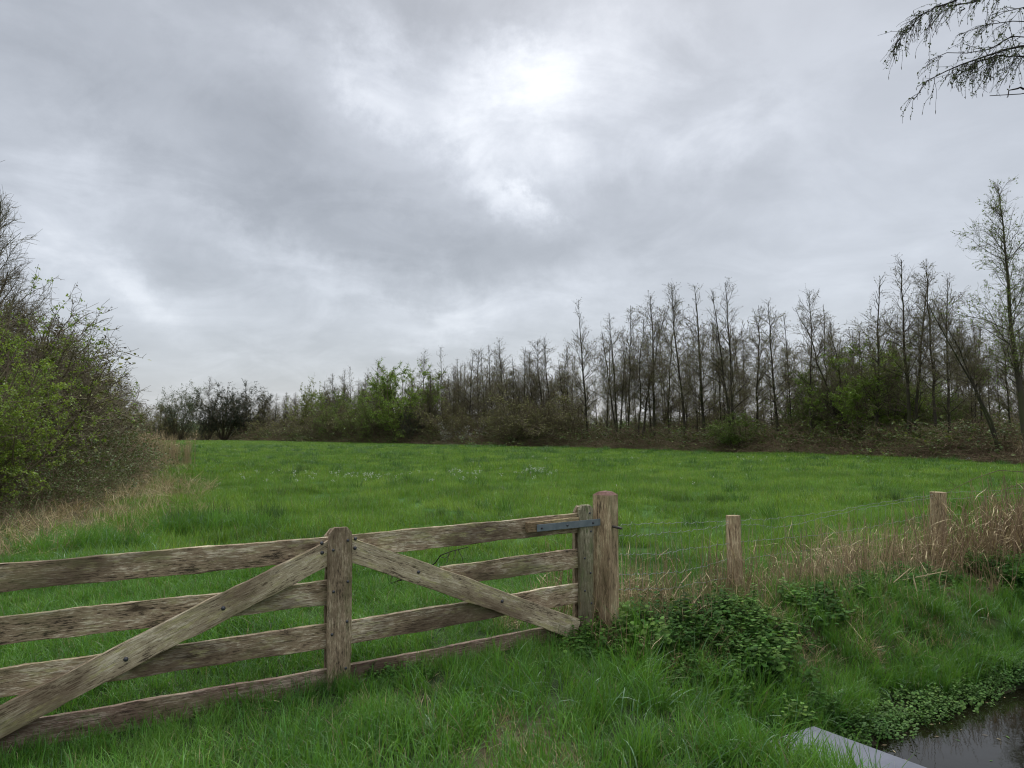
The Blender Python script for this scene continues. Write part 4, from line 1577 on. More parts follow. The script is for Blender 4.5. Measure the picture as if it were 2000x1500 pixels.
def shrub(seed, H=5.0, W=2.5, nst=16, leafm='shrub', nleaf=7000, lsize=.09, bark='brown_twig', leaf2=None, n2=0, nb=9, nt=30, tr=.007, dome=True, spread=55, twigr=.005, clus=1):
    """many-stemmed bush: domed outline, open near the foot"""
    rng = np.random.default_rng(seed)
    gt, gc = Geo(), Geo()
    az = np.arange(nst) * 2.4 + rng.random(nst) * .6
    tilt = np.radians(spread) * np.sqrt((np.arange(nst) + .5) / nst)
    D = np.stack([np.cos(az) * np.sin(tilt) * W / (H * .62), np.sin(az) * np.sin(tilt) * W / (H * .62), np.cos(tilt)], -1)
    S = np.stack([np.cos(az) * .18, np.sin(az) * .18, np.zeros(nst)], -1)
    L = H * (.74 + .22 * rng.random(nst)) / np.maximum(np.sqrt((D ** 2).sum(1)) ** .5, .9) * (1 - .38 * (tilt / tilt.max()) ** 2)
    A = grow(rng, S, D, L, 9, .10, .05)
    v, f = tubes(A, taper(np.full(nst, .045 * H / 5), np.full(nst, .012), 9), 5)
    gt.add(v, f)
    m1 = nst * nb
    p, d, i, t = spawn(rng, A, m1, .22, 1, 25, 75)
    L1 = H * .28 * (.5 + .7 * rng.random(m1)) * (1.05 - .5 * t)
    B = grow(rng, p, d, L1, 5, .16, .06)
    v, f = tubes(B, taper(np.full(m1, .014), np.full(m1, tr), 5), 3)
    gt.add(v, f)
    m2 = m1 * 5
    p, d, i, t = spawn(rng, B, m2, .1, 1, 20, 75)
    C = grow(rng, p, d, H * .09 * (.5 + rng.random(m2)), 4, .2, .04)
    v, f = tubes(C, taper(np.full(m2, twigr * 1.3), np.full(m2, twigr), 4), 3)
    gc.add(v, f, 0)
    m3 = m1 * nt
    p, d, i, t = spawn(rng, C, m3, .1, 1, 20, 70)
    E_ = grow(rng, p, d, H * .035 * (.5 + rng.random(m3)), 3, .2, .02)
    v, f = tubes(E_, taper(np.full(m3, twigr), np.full(m3, twigr * .7), 3), 3)
    gc.add(v, f, 0)
    if nleaf:
        # leaves in clumps: whole twigs carry many or none
        w = rng.random(m2) ** 1.6
        idx = np.repeat(rng.choice(m2, nleaf // clus + 1, p=w / w.sum()), clus)[:nleaf]
        s = np.repeat(rng.random(nleaf // clus + 1) * 3, clus)[:nleaf]
        k = np.minimum(s.astype(int), 2)
        fr = (s - k)[:, None]
        pos = C[idx, k] * (1 - fr) + C[idx, k + 1] * fr + rng.normal(size=(nleaf, 3)) * lsize * (1.1 if clus == 1 else .55)
        v, f = leaves(rng, pos, lsize, 1.35, .3)
        gc.add(v, f, 1)
    if n2:
        p, d, i, t = spawn(rng, E_, n2, .2, 1, 10, 80)
        v, f = leaves(rng, p, lsize * .8, 1.35, .2)
        gc.add(v, f, 2)
    tm = gt.mesh('stems', [M['bark'] if bark == 'bark' else M['brown_twig']])
    cm = gc.mesh('crown', [M[bark], M[leafm], M[leaf2 or leafm]])
    zz = np.concatenate(gc.v)[:, 2]
    return dict(trunk=tm, crown=cm, H=float(np.percentile(zz, 99.6)), tn='stems')


def place(name, pr, x, y, h, rz, label, cat, group=None, wscale=1.0, z=None):
    o = empty(name, (x, y, float(tz(x, y)) - .05 if z is None else z), rz)
    if name in ('alder_tree', 'young_alder') and 'leaning' not in label:
        o.rotation_euler = (R(3.4) * math.sin(x * 7.1 + y), R(3.4) * math.sin(x * 3.3 + y * 5.7), rz)
    k = h / pr['H']
    o.scale = (k * wscale, k * wscale, k)
    tag(o, label, cat, group)
    a = bpy.data.objects.new(pr.get('tn', 'trunk'), pr['trunk'])
    b = bpy.data.objects.new('crown', pr['crown'])
    for c in (a, b):
        COL.objects.link(c)
        c.parent = o
    return o


EDGE_PX = np.array([300, 510, 600, 700, 850, 1000, 1200, 1400, 1550, 1700, 1850, 2000, 2200])
EDGE_Y = np.array([160.8, 155.6, 141.9, 120.6, 104.9, 89.4, 75.4, 63.5, 57.5, 51.4, 44.7, 39.0, 34.0])


def row_place(px, top, off):
    Y = float(np.interp(px, EDGE_PX, EDGE_Y)) + off
    p = at(px, top, Y)
    return p.x, Y, p.z


ORD = ['first', 'second', 'third', 'fourth', 'fifth', 'sixth', 'seventh', 'eighth', 'ninth', 'tenth', 'eleventh', 'twelfth', 'thirteenth', 'fourteenth', 'fifteenth', 'sixteenth', 'seventeenth', 'eighteenth', 'nineteenth', 'twentieth']


def build_trees():
    rg = np.random.default_rng(11)
    S = [alder(300, nbr=54, olive=600), alder(301, nbr=56, spread=.22, olive=900), alder(302, nbr=52, spread=.27, nleaf=1600, olive=500), alder(303, nbr=54, crown0=.3, wob=.035, olive=900)]
    TW = [alder(310, stems=((.02, .0, 1), (-.06, .03, .93)), nbr=42, olive=600), alder(311, stems=((.0, .02, 1), (.13, -.02, .88), (-.12, 0, .8)), nbr=34, spread=.22, olive=1200),
          alder(312, stems=((.16, .03, 1), (.03, .0, .9)), nbr=40, wob=.045, olive=500)]
    TH = [alder(320, nbr=40, spread=.21, r0=.065, crown0=.15, olive=1400, nleaf=700), alder(321, nbr=38, spread=.22, r0=.065, crown0=.2, olive=1200, nleaf=600, wob=.05),
          alder(322, stems=((.07, .0, 1), (-.03, .04, .85)), nbr=34, spread=.2, r0=.06, nleaf=900, olive=1800)]
    BIG = alder(330, H=14, nbr=84, spread=.27, crown0=.22, leafm='shrub', nleaf=4200, lsize=.07, r0=.17, twig=1.15)
    LEAN = alder(331, H=13, stems=((-.44, .0, 1), (-.33, .05, .92)), nbr=46, spread=.24, crown0=.35, nleaf=1200, r0=.12, olive=500, wob=.04)

    # ---- tall front row on the right, named one by one (photo x, top, offset, prototype, turn, words)
    tall = [
        (1148, 588, 3.0, S[0], 0, 'tall slender bare alder with a pointed spire, first of the tall row'),
        (1180, 650, 5.0, TH[0], 1, 'thin short bare alder just right of the spire-topped first tall alder'),
        (1205, 612, 4.0, TW[1], 2.2, 'bare alder with forking stems crossing low down, third of the tall row'),
        (1228, 598, 6.5, S[3], 4, 'straight bare alder rising behind the forked one, fourth of the tall row'),
        (1250, 592, 3.5, TW[2], 0.2, 'leaning twin-stemmed bare alder, fifth of the tall row'),
        (1276, 570, 4.5, S[1], 5.2, 'high straight bare alder, sixth of the tall row'),
        (1302, 576, 6.0, TH[1], 0.4, 'narrow crooked bare alder, seventh of the tall row'),
        (1334, 552, 3.0, S[2], 3.3, 'tall bare alder with dense dark twig clumps, left of the bold dark alder'),
        (1372, 558, 4.5, S[0], 2.5, 'bold dark straight bare alder above the left end of the round green bush'),
        (1408, 630, 7.5, TH[2], 4.4, 'low thin twin-stemmed alder between two tall ones, behind the round green bush'),
        (1430, 542, 3.0, TW[0], 1.2, 'tallest mid-row bare alder with twin stems, standing over the round green bush'),
        (1472, 595, 6.0, S[3], 2.9, 'bare alder with an even crown at the right end of the round green bush'),
        (1518, 590, 4.0, S[1], 0.9, 'straight bare alder first to the right of the round green bush'),
        (1546, 612, 7.0, TH[0], 3.0, 'thin bare alder behind its straight neighbour right of the round bush'),
        (1580, 562, 3.0, S[2], 5.5, 'tall wide-crowned bare alder left of the fresh green tree'),
        (1607, 590, 6.5, TH[1], 2.2, 'crooked narrow bare alder at the left flank of the fresh green tree'),
        (1640, 596, 4.5, TW[2], 2.9, 'slanting twin bare alder in front of the fresh green tree'),
        (1668, 640, 8.0, TH[2], 1.4, 'short thin alder poking out of the top of the fresh green tree'),
        (1702, 535, 3.0, S[0], 4.4, 'dark tall bare alder with a stout trunk in the middle of the fresh green tree'),
        (1742, 610, 7.0, TH[0], 5.9, 'thin pale bare alder right of the dark stout one'),
        (1765, 512, 3.5, TW[0], 3.9, 'tall twin-topped bare alder with wide upper crown, right of the fresh green tree'),
        (1812, 505, 4.5, S[3], 0.3, 'high thin-crowned bare alder left of the leaning alder'),
        (1842, 545, 3.0, S[1], 1.7, 'straight bare alder crossed by the leaning alder'),
        (1893, 640, 8.0, TH[2], 5.3, 'small bare alder under the arch of the leaning alder'),
        (2040, 470, 3.0, S[2], 3.6, 'bare alder half outside the right edge of the picture'),
        (1996, 600, 9.0, TW[1], 1.6, 'forked bare alder behind the great leafing alder'),
    ]
    for (px, top, off, pr, rz, lab) in tall:
        x, y, h = row_place(px, top, off)
        place('alder_tree', pr, x, y, h, rz, lab, 'tree', 'tall bare alders of the right-hand row', wscale=rg.uniform(1.05, 1.45))
    x, y, h = row_place(1985, 345, 0.5)
    place('alder_tree', BIG, x, y, h, 1.0, 'biggest tree of the row, alder speckled with new leaves at the right edge', 'tree', 'tall bare alders of the right-hand row', 1.0)
    x, y, h = row_place(1945, 555, 1.0)
    place('alder_tree', LEAN, x, y, h, 0.0, 'dark two-stemmed alder leaning far to the left, beside the biggest tree', 'tree', 'tall bare alders of the right-hand row', 1.0)

    # ---- rear trees of the same wood: look-alikes
    for k in range(58):
        px = 1130 + 900 * (k + rg.random()) / 58
        top = np.interp(px, [1130, 1300, 1700, 2000], [690, 655, 640, 620]) + rg.uniform(-25, 55)
        x, y, h = row_place(px, top, 9 + 16 * rg.random())
        pr = (TH + [S[3], TW[1]])[rg.integers(0, 5)]
        place('young_alder', pr, x, y, h, rg.random() * 6.3, 'thin bare tree in the crowded rear rank behind the tall alders', 'tree', 'rear rank behind the tall alders', rg.uniform(.9, 1.3))

    # ---- middle wood, lower and denser
    mid = [(520, 762), (538, 770), (556, 765), (575, 772), (640, 742), (652, 728), (668, 722), (684, 716), (700, 735), (716, 720), (737, 706), (756, 720), (822, 686), (842, 730), (866, 676),
           (884, 715), (900, 700), (915, 688), (932, 680), (950, 684), (966, 672), (986, 664), (1004, 690), (1022, 676), (1042, 684), (1062, 664), (1078, 658), (1096, 678), (1112, 672)]
    seg = [(0, 600, 'left of the pale yellow-green tree'), (600, 770, 'between the pale and the bright green trees'), (770, 860, 'just right of the bright green tree'), (860, 2000, 'in the even brown middle wood')]
    cnt = {}
    for q, (px, top) in enumerate(mid):
        x, y, h = row_place(px, top, 4 + 5 * rg.random())
        pr = (TH + S + [TW[1], TW[0]])[rg.integers(0, 9)]
        for s_ in seg:
            if s_[0] <= px < s_[1]:
                nm = s_[2]
        cnt[nm] = cnt.get(nm, 0) + 1
        place('alder_tree', pr, x, y, h, rg.random() * 6.3, 'bare alder %s, %s from the left there' % (nm, ORD[cnt[nm] - 1]), 'tree', 'bare alders of the middle wood', rg.uniform(1.05, 1.5))
    for k in range(84):
        px = 505 + 620 * (k + rg.random()) / 84
        top = np.interp(px, [505, 700, 900, 1120], [778, 745, 715, 705]) + rg.uniform(-12, 30)
        x, y, h = row_place(px, top, 7 + 18 * rg.random())
        pr = (TH + [S[3], TW[1], S[1]])[rg.integers(0, 6)]
        place('young_alder', pr, x, y, h, rg.random() * 6.3, 'thin bare tree packed inside the middle wood', 'tree', 'inner trees of the middle wood', rg.uniform(1.0, 1.5))

    # ---- leafing shrubs and small trees along the wood
    G1 = shrub(400, 6, 3.0, 20, 'fresh', 22000, .080, nt=20, clus=4, leaf2='shrub', n2=3000)
    G2 = shrub(401, 4, 2.6, 20, 'shrub', 16000, .070, clus=3, nt=12, leaf2='pale', n2=700)
    G3 = shrub(402, 7, 3.0, 20, 'shrub', 15000, .085, nt=20, clus=3, leaf2='fresh', n2=4000)
    PL = shrub(403, 7, 2.6, 18, 'pale', 11000, .10, clus=3, nt=14, leaf2='olive', n2=2000)
    BR = [shrub(410 + i, 5, 2.8, 16, 'olive', 2600, .075, nt=26, leaf2='bud', n2=900) for i in range(3)]
    WI = shrub(420, 9, 4.4, 22, 'willow', 8000, .14, nt=16, leaf2='olive', n2=1500)
    DK = shrub(421, 9, 4.6, 26, 'ivy', 17000, .12, clus=3, nt=22, leaf2='bud', n2=1500, bark='twig')
    BL = shrub(422, 3, 1.8, 12, 'blossom', 1500, .06, nt=14, leaf2='olive', n2=500)

    def put(pr, px, top, off, w, lab, name, cat, base_px=None, group=None, rz=None):
        x, y, h = row_place(px, top, off)
        place(name, pr, x, y, h, rg.random() * 6.3 if rz is None else rz, lab, cat, group, w)
    put(G2, 1440, 806, 1.0, 1.35, 'broad low rounded green bush bulging onto the meadow edge', 'green_bush', 'bush')
    put(G1, 1705, 668, 6.0, .95, 'fresh green leafing tree among the bare trunks, its main dome', 'hawthorn_tree', 'tree')
    put(G3, 1640, 688, 8.0, .95, 'green leafing tree forming the left shoulder of the fresh green clump', 'hawthorn_tree', 'tree')
    put(G3, 1590, 735, 8.0, .9, 'lower olive-green tree left of the fresh green clump', 'hawthorn_tree', 'tree')
    put(G1, 1770, 735, 9.0, .9, 'lower leafing tree right of the fresh green clump', 'hawthorn_tree', 'tree')
    put(G3, 1860, 760, 9.0, 1.0, 'olive-green leafing tree behind the leaning alder', 'hawthorn_tree', 'tree')
    put(G1, 788, 712, 2.0, .95, 'tall bright green dome-shaped tree in the middle wood', 'leafing_tree', 'tree')
    put(G3, 742, 752, 1.0, 1.0, 'green tree joined to the left side of the bright dome-shaped one', 'leafing_tree', 'tree')
    put(DK, 812, 790, 0.5, .8, 'dark green low bush at the foot of the bright dome-shaped tree', 'dark_bush', 'bush')
    put(G3, 655, 765, 1.5, 1.0, 'mid green tree with a rounded top between the pale and bright green trees', 'leafing_tree', 'tree')
    put(G3, 700, 778, 1.0, .9, 'lower green tree right of the rounded mid green one', 'leafing_tree', 'tree')
    put(PL, 605, 744, 5.0, .9, 'pale yellow-green tree rising from the brown wood', 'leafing_tree', 'tree')
    put(BR[0], 635, 792, 1.0, 1.2, 'brown-green bush below the pale yellow-green tree', 'thicket_bush', 'bush')
    put(BL, 885, 820, .5, 1.0, 'whitish blossoming shrub in front of the middle wood', 'blossom_shrub', 'shrub')
    put(BL, 930, 822, .8, 1.1, 'second, paler blossoming shrub to the right of the first', 'blossom_shrub', 'shrub')
    # far end
    put(WI, 352, 750, 8, 1.0, 'grey-green round-topped willow at the far left end of the meadow', 'willow_tree', 'tree')
    put(S[1], 411, 738, 7, 1.5, 'tall bare tree with a feathery crown standing over the dark copse', 'alder_tree', 'tree')
    put(DK, 440, 752, 9, 1.0, 'dark ivy-clad dome-shaped tree, left one of the copse', 'ivy_tree', 'tree')
    put(DK, 482, 750, 10, 1.0, 'dark ivy-clad dome-shaped tree, right one of the copse', 'ivy_tree', 'tree')
    put(S[0], 484, 742, 9, 1.3, 'short bare crown poking out above the right dark tree', 'alder_tree', 'tree')
    put(DK, 408, 785, 6, .7, 'small dark tree under the feathery-crowned bare tree', 'ivy_tree', 'tree')
    put(BR[1], 318, 785, 6, 1.1, 'low brownish bush left of the round willow', 'thicket_bush', 'bush')
    put(BR[2], 300, 792, 12, 1.1, 'bare bush behind the reeds at the far left corner', 'thicket_bush', 'bush')
    # brown understorey bushes between the trunks: look-alikes
    for k in range(34):
        px = 520 + 600 * (k + rg.random()) / 34
        top = np.interp(px, [520, 850, 1120], [800, 785, 775]) + rg.uniform(-14, 26)
        put(BR[k % 3], px, top, 2 + 8 * rg.random(), rg.uniform(1.1, 1.6), 'brown twiggy bush at the foot of the middle wood', 'thicket_bush', 'bush', group='brown understorey bushes of the middle wood')
    for k in range(26):
        px = 1130 + 900 * (k + rg.random()) / 26
        top = (815 if px < 1340 else 775) + rg.uniform(-20, 25)
        put(BR[k % 3], px, top, 10 + 12 * rg.random(), rg.uniform(1.1, 1.7), 'brown twiggy bush between and behind the tall alder trunks', 'thicket_bush', 'bush', group='understorey bushes behind the tall alders')

    # ---- left hand side
    HW = shrub(430, 5, 3.0, 24, 'hawthorn', 32000, .050, clus=7, nb=11, nt=12, bark='twig', leaf2='fresh', n2=3000, twigr=.0035, tr=.005)
    HW2 = shrub(431, 5, 2.8, 22, 'hawthorn', 9500, .048, clus=7, nb=11, nt=26, bark='twig', leaf2='bud', n2=2500, twigr=.0035, tr=.005)
    TK = [shrub(440 + i, 6, 2.7, 22, 'olive', 2600, .055, nb=11, nt=40, bark='brown_twig', leaf2='bud', n2=2500, twigr=.0045) for i in range(2)]

    def putw(pr, px, top, Y, w, lab, name, cat, group=None, rz=0.0):
        p = at(px, top, Y)
        place(name, pr, p.x, Y, p.z, rz, lab, cat, group, w)
    putw(HW, -65, 640, 14.5, .98, 'bright green leafing hawthorn low against the left edge, closest to the gate', 'hawthorn_bush', 'bush', rz=1.0)
    putw(HW2, -20, 535, 17.5, 1.0, 'taller sparsely leafed hawthorn with dark twigs at the left edge', 'hawthorn_bush', 'bush', rz=2.2)
    putw(HW2, 30, 640, 20.5, 1.0, 'sparse green hawthorn standing to the right of the tall one', 'hawthorn_bush', 'bush', rz=0.3)
    putw(TK[0], 15, 585, 25, 1.0, 'brown thicket tree behind the hawthorns, its top just under the bare alder twigs', 'thicket_tree', 'tree', rz=1.3)
    putw(TK[1], 45, 615, 29, 1.0, 'brown thicket tree, second back along the left side', 'thicket_tree', 'tree', rz=2.3)
    putw(TK[0], 75, 650, 34, 1.05, 'brown thicket tree, third back along the left side', 'thicket_tree', 'tree', rz=3.3)
    putw(TK[1], 115, 660, 43, 1.0, 'brown thicket tree, fourth back along the left side, above the reeds', 'thicket_tree', 'tree', rz=0.5)
    putw(S[2], 180, 672, 50, 1.5, 'dark spreading bare tree whose flat layered boughs end the left thicket', 'alder_tree', 'tree', rz=0.7)
    putw(TK[0], 165, 705, 54, 1.0, 'brown thicket tree under the dark spreading boughs', 'thicket_tree', 'tree', rz=4.3)
    putw(TK[1], 200, 735, 68, 1.0, 'brown thicket tree, last big one of the left side', 'thicket_tree', 'tree', rz=5.0)
    putw(BR[0], 240, 780, 84, 1.2, 'low brown bush past the end of the left thicket', 'thicket_bush', 'bush')
    putw(BR[1], 262, 795, 110, 1.2, 'far low brown bush beyond the reeds on the left', 'thicket_bush', 'bush')
    for k, (px, top, Y) in enumerate([(-40, 560, 24), (0, 640, 22), (60, 700, 26), (120, 740, 31), (120, 745, 37), (50, 690, 36), (160, 770, 50), (190, 790, 62), (-90, 600, 19)]):
        putw(BR[k % 3] if k != 0 else TK[1], px, top, Y, 1.35, 'brown twiggy bush filling the lower left thicket', 'thicket_bush', 'bush', 'filling bushes of the left thicket', rz=k * 1.1)
    # bare alders cut by the left edge
    LA = alder(340, H=9, nbr=74, spread=.27, crown0=.15, nleaf=1600, lsize=.035, r0=.10, olive=300, twig=1.5)
    putw(LA, -20, 385, 21, .9, 'bare fine-twigged alder rising over the hawthorns at the left edge', 'alder_tree', 'tree', rz=.4)
    putw(LA, -38, 180, 17.5, .8, 'highest bare alder mostly outside the left edge, only its right twigs showing', 'alder_tree', 'tree', rz=2.6)


build_trees()


def bank_vegetation():
    rg = np.random.default_rng(21)
    br = [bramble_clump(500 + i, n=60, nleaf=330, sr=.009, lsize=.07) for i in range(3)]
    red = [bramble_clump(510 + i, n=75, nleaf=70, sr=.008, lsize=.06, L0=.6, L1=1.3, up=.3) for i in range(2)]
    gr = [bramble_clump(520 + i, n=40, nleaf=1100, sr=.007, lsize=.085, extra='pale') for i in range(2)]
    # along the wood edge
    n = 1100
    px = 505 + 1700 * rg.random(n) ** .85
    ey = np.interp(px, EDGE_PX, EDGE_Y)
    off = 4.6 * rg.random(n)
    Y = ey + off * np.interp(px, [500, 2200], [1.3, 1.0])
    X = (px - 1000) / 1500 * Y * 1.028
    hgt = np.interp(off, [0, 1.2, 4.6], [.7, 1.15, 1.6]) * np.interp(px, [500, 900, 1300, 2000], [1.2, 1.15, .95, .95])
    idxred = off < 2.2
    s = hgt * (.8 + .45 * rg.random(n))
    cb = proto_collection('bramble_clump', br + gr)
    cr = proto_collection('red_bramble', red)
    k = ~idxred
    scatter('bramble_bank', cb, 5, P3(X[k], Y[k]), np.stack([s[k] * 1.4, s[k] * 1.4, s[k]], -1), rg, 'green and brown bramble bank along the foot of the wood', 'brambles', tilt=.08)
    k = idxred
    scatter('bramble_fringe', cr, 2, P3(X[k], Y[k]), np.stack([s[k] * 1.5, s[k] * 1.5, s[k] * .95], -1), rg, 'red-brown dead bramble fringe between wood and grass', 'brambles', tilt=.08)
    # left bank brambles
    lb = [bramble_clump(530 + i, n=45, nleaf=1500, sr=.006, lsize=.045, L0=.8, L1=1.6) for i in range(2)]
    cl = proto_collection('leafy_bramble', lb + red[:1])
    n = 430
    y = 10.5 + 60 * rg.random(n) ** 1.5
    xl = np.interp(y, LEFT_EDGE[:, 0], LEFT_EDGE[:, 1])
    d = .8 + 4.2 * rg.random(n)
    x = xl - d
    s = np.interp(d, [.8, 2.2, 5], [.35, 1.0, 1.7]) * np.interp(y, [10, 20, 30], [.6, 1.1, 1.35]) * (.8 + .4 * rg.random(n))
    scatter('left_bramble_bank', cl, 3, P3(x, y), s, rg, 'low leafy bramble heap at the foot of the left thicket', 'brambles', tilt=.1)
    # twiggy undergrowth inside the wood, reads as one brown mass
    ug = [bramble_clump(540 + i, n=50, nleaf=260, sr=.010, lsize=.10, L0=1.4, L1=3.0, up=.9, droop=-.05, leaf='olive', stem='brown_twig') for i in range(2)]
    cu = proto_collection('undergrowth_clump', ug)
    n = 760
    px = 285 + 1820 * rg.random(n)
    Y = np.interp(px, EDGE_PX, EDGE_Y) + 5 + 26 * rg.random(n)
    X = (px - 1000) / 1500 * Y * 1.028
    s = (.6 + .55 * rg.random(n)) * np.where((px > 1120) & (px < 1345), .55, 1.0)
    scatter('wood_undergrowth', cu, 2, P3(X, Y), s, rg, 'brown tangled undergrowth between the trunks', 'undergrowth', tilt=.1)
    # a far wood seen between the trunks
    fw = [shrub(550 + i, 8, 5, 12, 'bramble', 2500, .35, nb=7, nt=6, twigr=.02, tr=.02) for i in range(2)]
    g = []
    for q in fw:
        g += [q['crown'], q['trunk']]
    cf = proto_collection('far_tree', [fw[0]['crown'], fw[1]['crown']])
    n = 420
    X = -230 + 520 * rg.random(n)
    Y = 235 + 60 * rg.random(n) - .25 * X
    scatter('distant_wood', cf, 2, np.stack([X, Y, np.zeros(n) - .5], -1), np.stack([.9 + .4 * rg.random(n)] * 2 + [.7 + .3 * rg.random(n)], -1), rg,
            'low dark wood far beyond, seen between the trunks', 'woods', tilt=.03)


bank_vegetation()


# ------------------------------------------------------------------ overhanging birch, top right
def build_birch():
    rg = np.random.default_rng(31)
    tx, ty = 8.2, 6.9
    root = empty('birch_tree', (tx, ty, float(tz(tx, ty))))
    tag(root, 'birch whose drooping catkin-hung twigs reach in at the top right corner', 'tree')
    gt, gc = Geo(), Geo()
    T = np.array([[[tx, ty, -.3], [tx - .05, ty, 2], [tx + .05, ty + .05, 4.2], [tx - .05, ty, 6.2], [tx + .05, ty, 8.2], [tx, ty, 10]]])
    v, f = tubes(T, np.array([[.16, .13, .11, .085, .05, .02]]), 9)
    gt.add(v, f)

    def limb(pxs, r0, r1, Y=6.9, start=None, K=16):
        pts = [at(a, b, Y + dy) for (a, b, dy) in pxs]
        if start is not None:
            pts = [Vector((tx, ty, start))] + pts
        pts = np.array([list(p) for p in pts])
        seg = np.linalg.norm(np.diff(pts, axis=0), axis=1)
        s = np.concatenate([[0], np.cumsum(seg)])
        u = np.linspace(0, s[-1], K)
        P = np.stack([np.interp(u, s, pts[:, c]) for c in range(3)], -1)
        P[1:-1] += rg.normal(size=(K - 2, 3)) * .012
        v, f = tubes(P[None], taper([r0], [r1], K), 6)
        gt.add(v, f)
        return P[None]
    L = []
    L.append(limb([(2150, -120, 0), (2010, -55, .1), (1940, -12, 0), (1884, 17, -.1), (1850, 12, 0)], .035, .006, start=5.4))
    L.append(limb([(1884, 17, -.1), (1872, 25, -.1)], .007, .004, K=5))
    L.append(limb([(1925, -30, .2), (1870, -2, .2), (1840, 8, .2), (1800, 30, .2), (1770, 62, .2), (1756, 76, .2)], .012, .003))
    b2 = limb([(2140, 85, .3), (2000, 89, .2), (1960, 95, .1), (1925, 105, 0), (1892, 120, -.1), (1855, 136, -.2), (1815, 152, -.2), (1795, 172, -.2), (1785, 195, -.2)], .030, .003, start=4.7, K=24)
    L.append(b2)
    L.append(limb([(2100, 45, .5), (2000, 44, .4), (1950, 40, .3), (1905, 52, .3), (1878, 66, .3)], .016, .003, start=5.0))
    L.append(limb([(2080, 80, -.3), (2000, 75, -.3), (1975, 73, -.2), (1950, 86, -.1), (1922, 104, -.1), (1895, 108, -.1), (1860, 100, -.1), (1848, 94, 0), (1828, 108, 0), (1815, 118, 0)], .014, .003, start=4.8, K=22))
    L.append(limb([(2060, 112, .2), (1990, 108, .2), (1950, 110, .1), (1910, 120, 0), (1880, 140, 0)], .010, .003, K=14))
    L.append(limb([(2060, 5, .5), (1990, 12, .5), (1955, 22, .4), (1930, 40, .4)], .012, .003, start=5.3))
    dead = limb([(2150, 172, -.4), (2000, 174, -.4), (1987, 186, -.4), (1970, 192, -.4), (1953, 193, -.4), (1933, 187, -.4)], .018, .003, start=4.3, K=18)
    limb([(2000, 174, -.4), (1982, 173, -.4), (1972, 180, -.4), (1967, 190, -.4)], .009, .004, K=7)
    twigroots = [q for k_, q in enumerate(L) if k_ != 1]
    K = 16
    allP = []
    for P in twigroots:
        k = P.shape[1]
        u = np.linspace(0, k - 1, K)
        i = np.minimum(u.astype(int), k - 2)
        fr = (u - i)[:, None]
        allP.append(P[0][i] * (1 - fr) + P[0][i + 1] * fr)
    A = np.stack(allP)
    # side twigs, mostly towards the left, then hanging
    n1 = 330
    p, d, i, t = spawn(rg, A, n1, .22, 1, 20, 60)
    d = nrm(d + np.array([-.30, 0, -.12]))
    B = grow(rg, p, d, (.10 + .32 * rg.random(n1)) * (1.15 - .8 * t), 7, .15, -.09)
    v, f = tubes(B, taper(np.full(n1, .0035), np.full(n1, .0018), 7), 3)
    gc.add(v, f, 0)
    n2 = 900
    p, d, i, t = spawn(rg, B, n2, .15, 1, 20, 65)
    d = nrm(d + np.array([-.2, 0, -.45]))
    C = grow(rg, p, d, .06 + .22 * rg.random(n2), 5, .18, -.16)
    v, f = tubes(C, taper(np.full(n2, .0020), np.full(n2, .0014), 5), 3)
    gc.add(v, f, 0)
    # small new leaves in tufts
    n3 = 4300
    p, d, i, t = spawn(rg, np.concatenate([C, C]), n3, .1, 1, 10, 80)
    v, f = leaves(rg, p + rg.normal(size=p.shape) * .004, .019, 1.5)
    gc.add(v, f, 1)
    # catkins
    n4 = 480
    idx = rg.integers(0, n2, n4)
    S0 = C[idx, -1]
    Cat = grow(rg, S0, np.tile([0, 0, -1.0], (n4, 1)), .02 + .022 * rg.random(n4), 4, .12, -.3)
    v, f = tubes(Cat, np.tile([[.0018, .0032, .0030, .0010]], (n4, 1)), 4)
    gc.add(v, f, 2)
    # rest of the crown, outside the picture, also mirrored in the ditch
    pos, d, i, t = spawn(rg, T, 34, .35, .98, 50, 85)
    d[:, 0] = np.abs(d[:, 0]) * 1.0
    Bg = grow(rg, pos, d, 1.0 + 1.6 * rg.random(34), 7, .1, .02)
    v, f = tubes(Bg, taper(np.full(34, .02), np.full(34, .006), 7), 4)
    gt.add(v, f)
    p, d, i, t = spawn(rg, Bg, 900, .2, 1, 30, 70)
    Cg = grow(rg, p, nrm(d + np.array([0, 0, -.5])), .3 + .5 * rg.random(900), 5, .12, -.2)
    v, f = tubes(Cg, taper(np.full(900, .003), np.full(900, .002), 5), 3)
    gc.add(v, f, 0)
    p, d, i, t = spawn(rg, Cg, 3500, .1, 1, 20, 80)
    v, f = leaves(rg, p, .022, 1.5)
    gc.add(v, f, 1)
    for nm, me in (('limbs', gt.mesh('limbs', [M['birch_twig']])), ('crown', gc.mesh('crown', [M['birch_twig'], M['birch_leaf'], M['bud']]))):
        o = obj(nm, me, root)
        o.matrix_local = parent_inv(root)


build_birch()


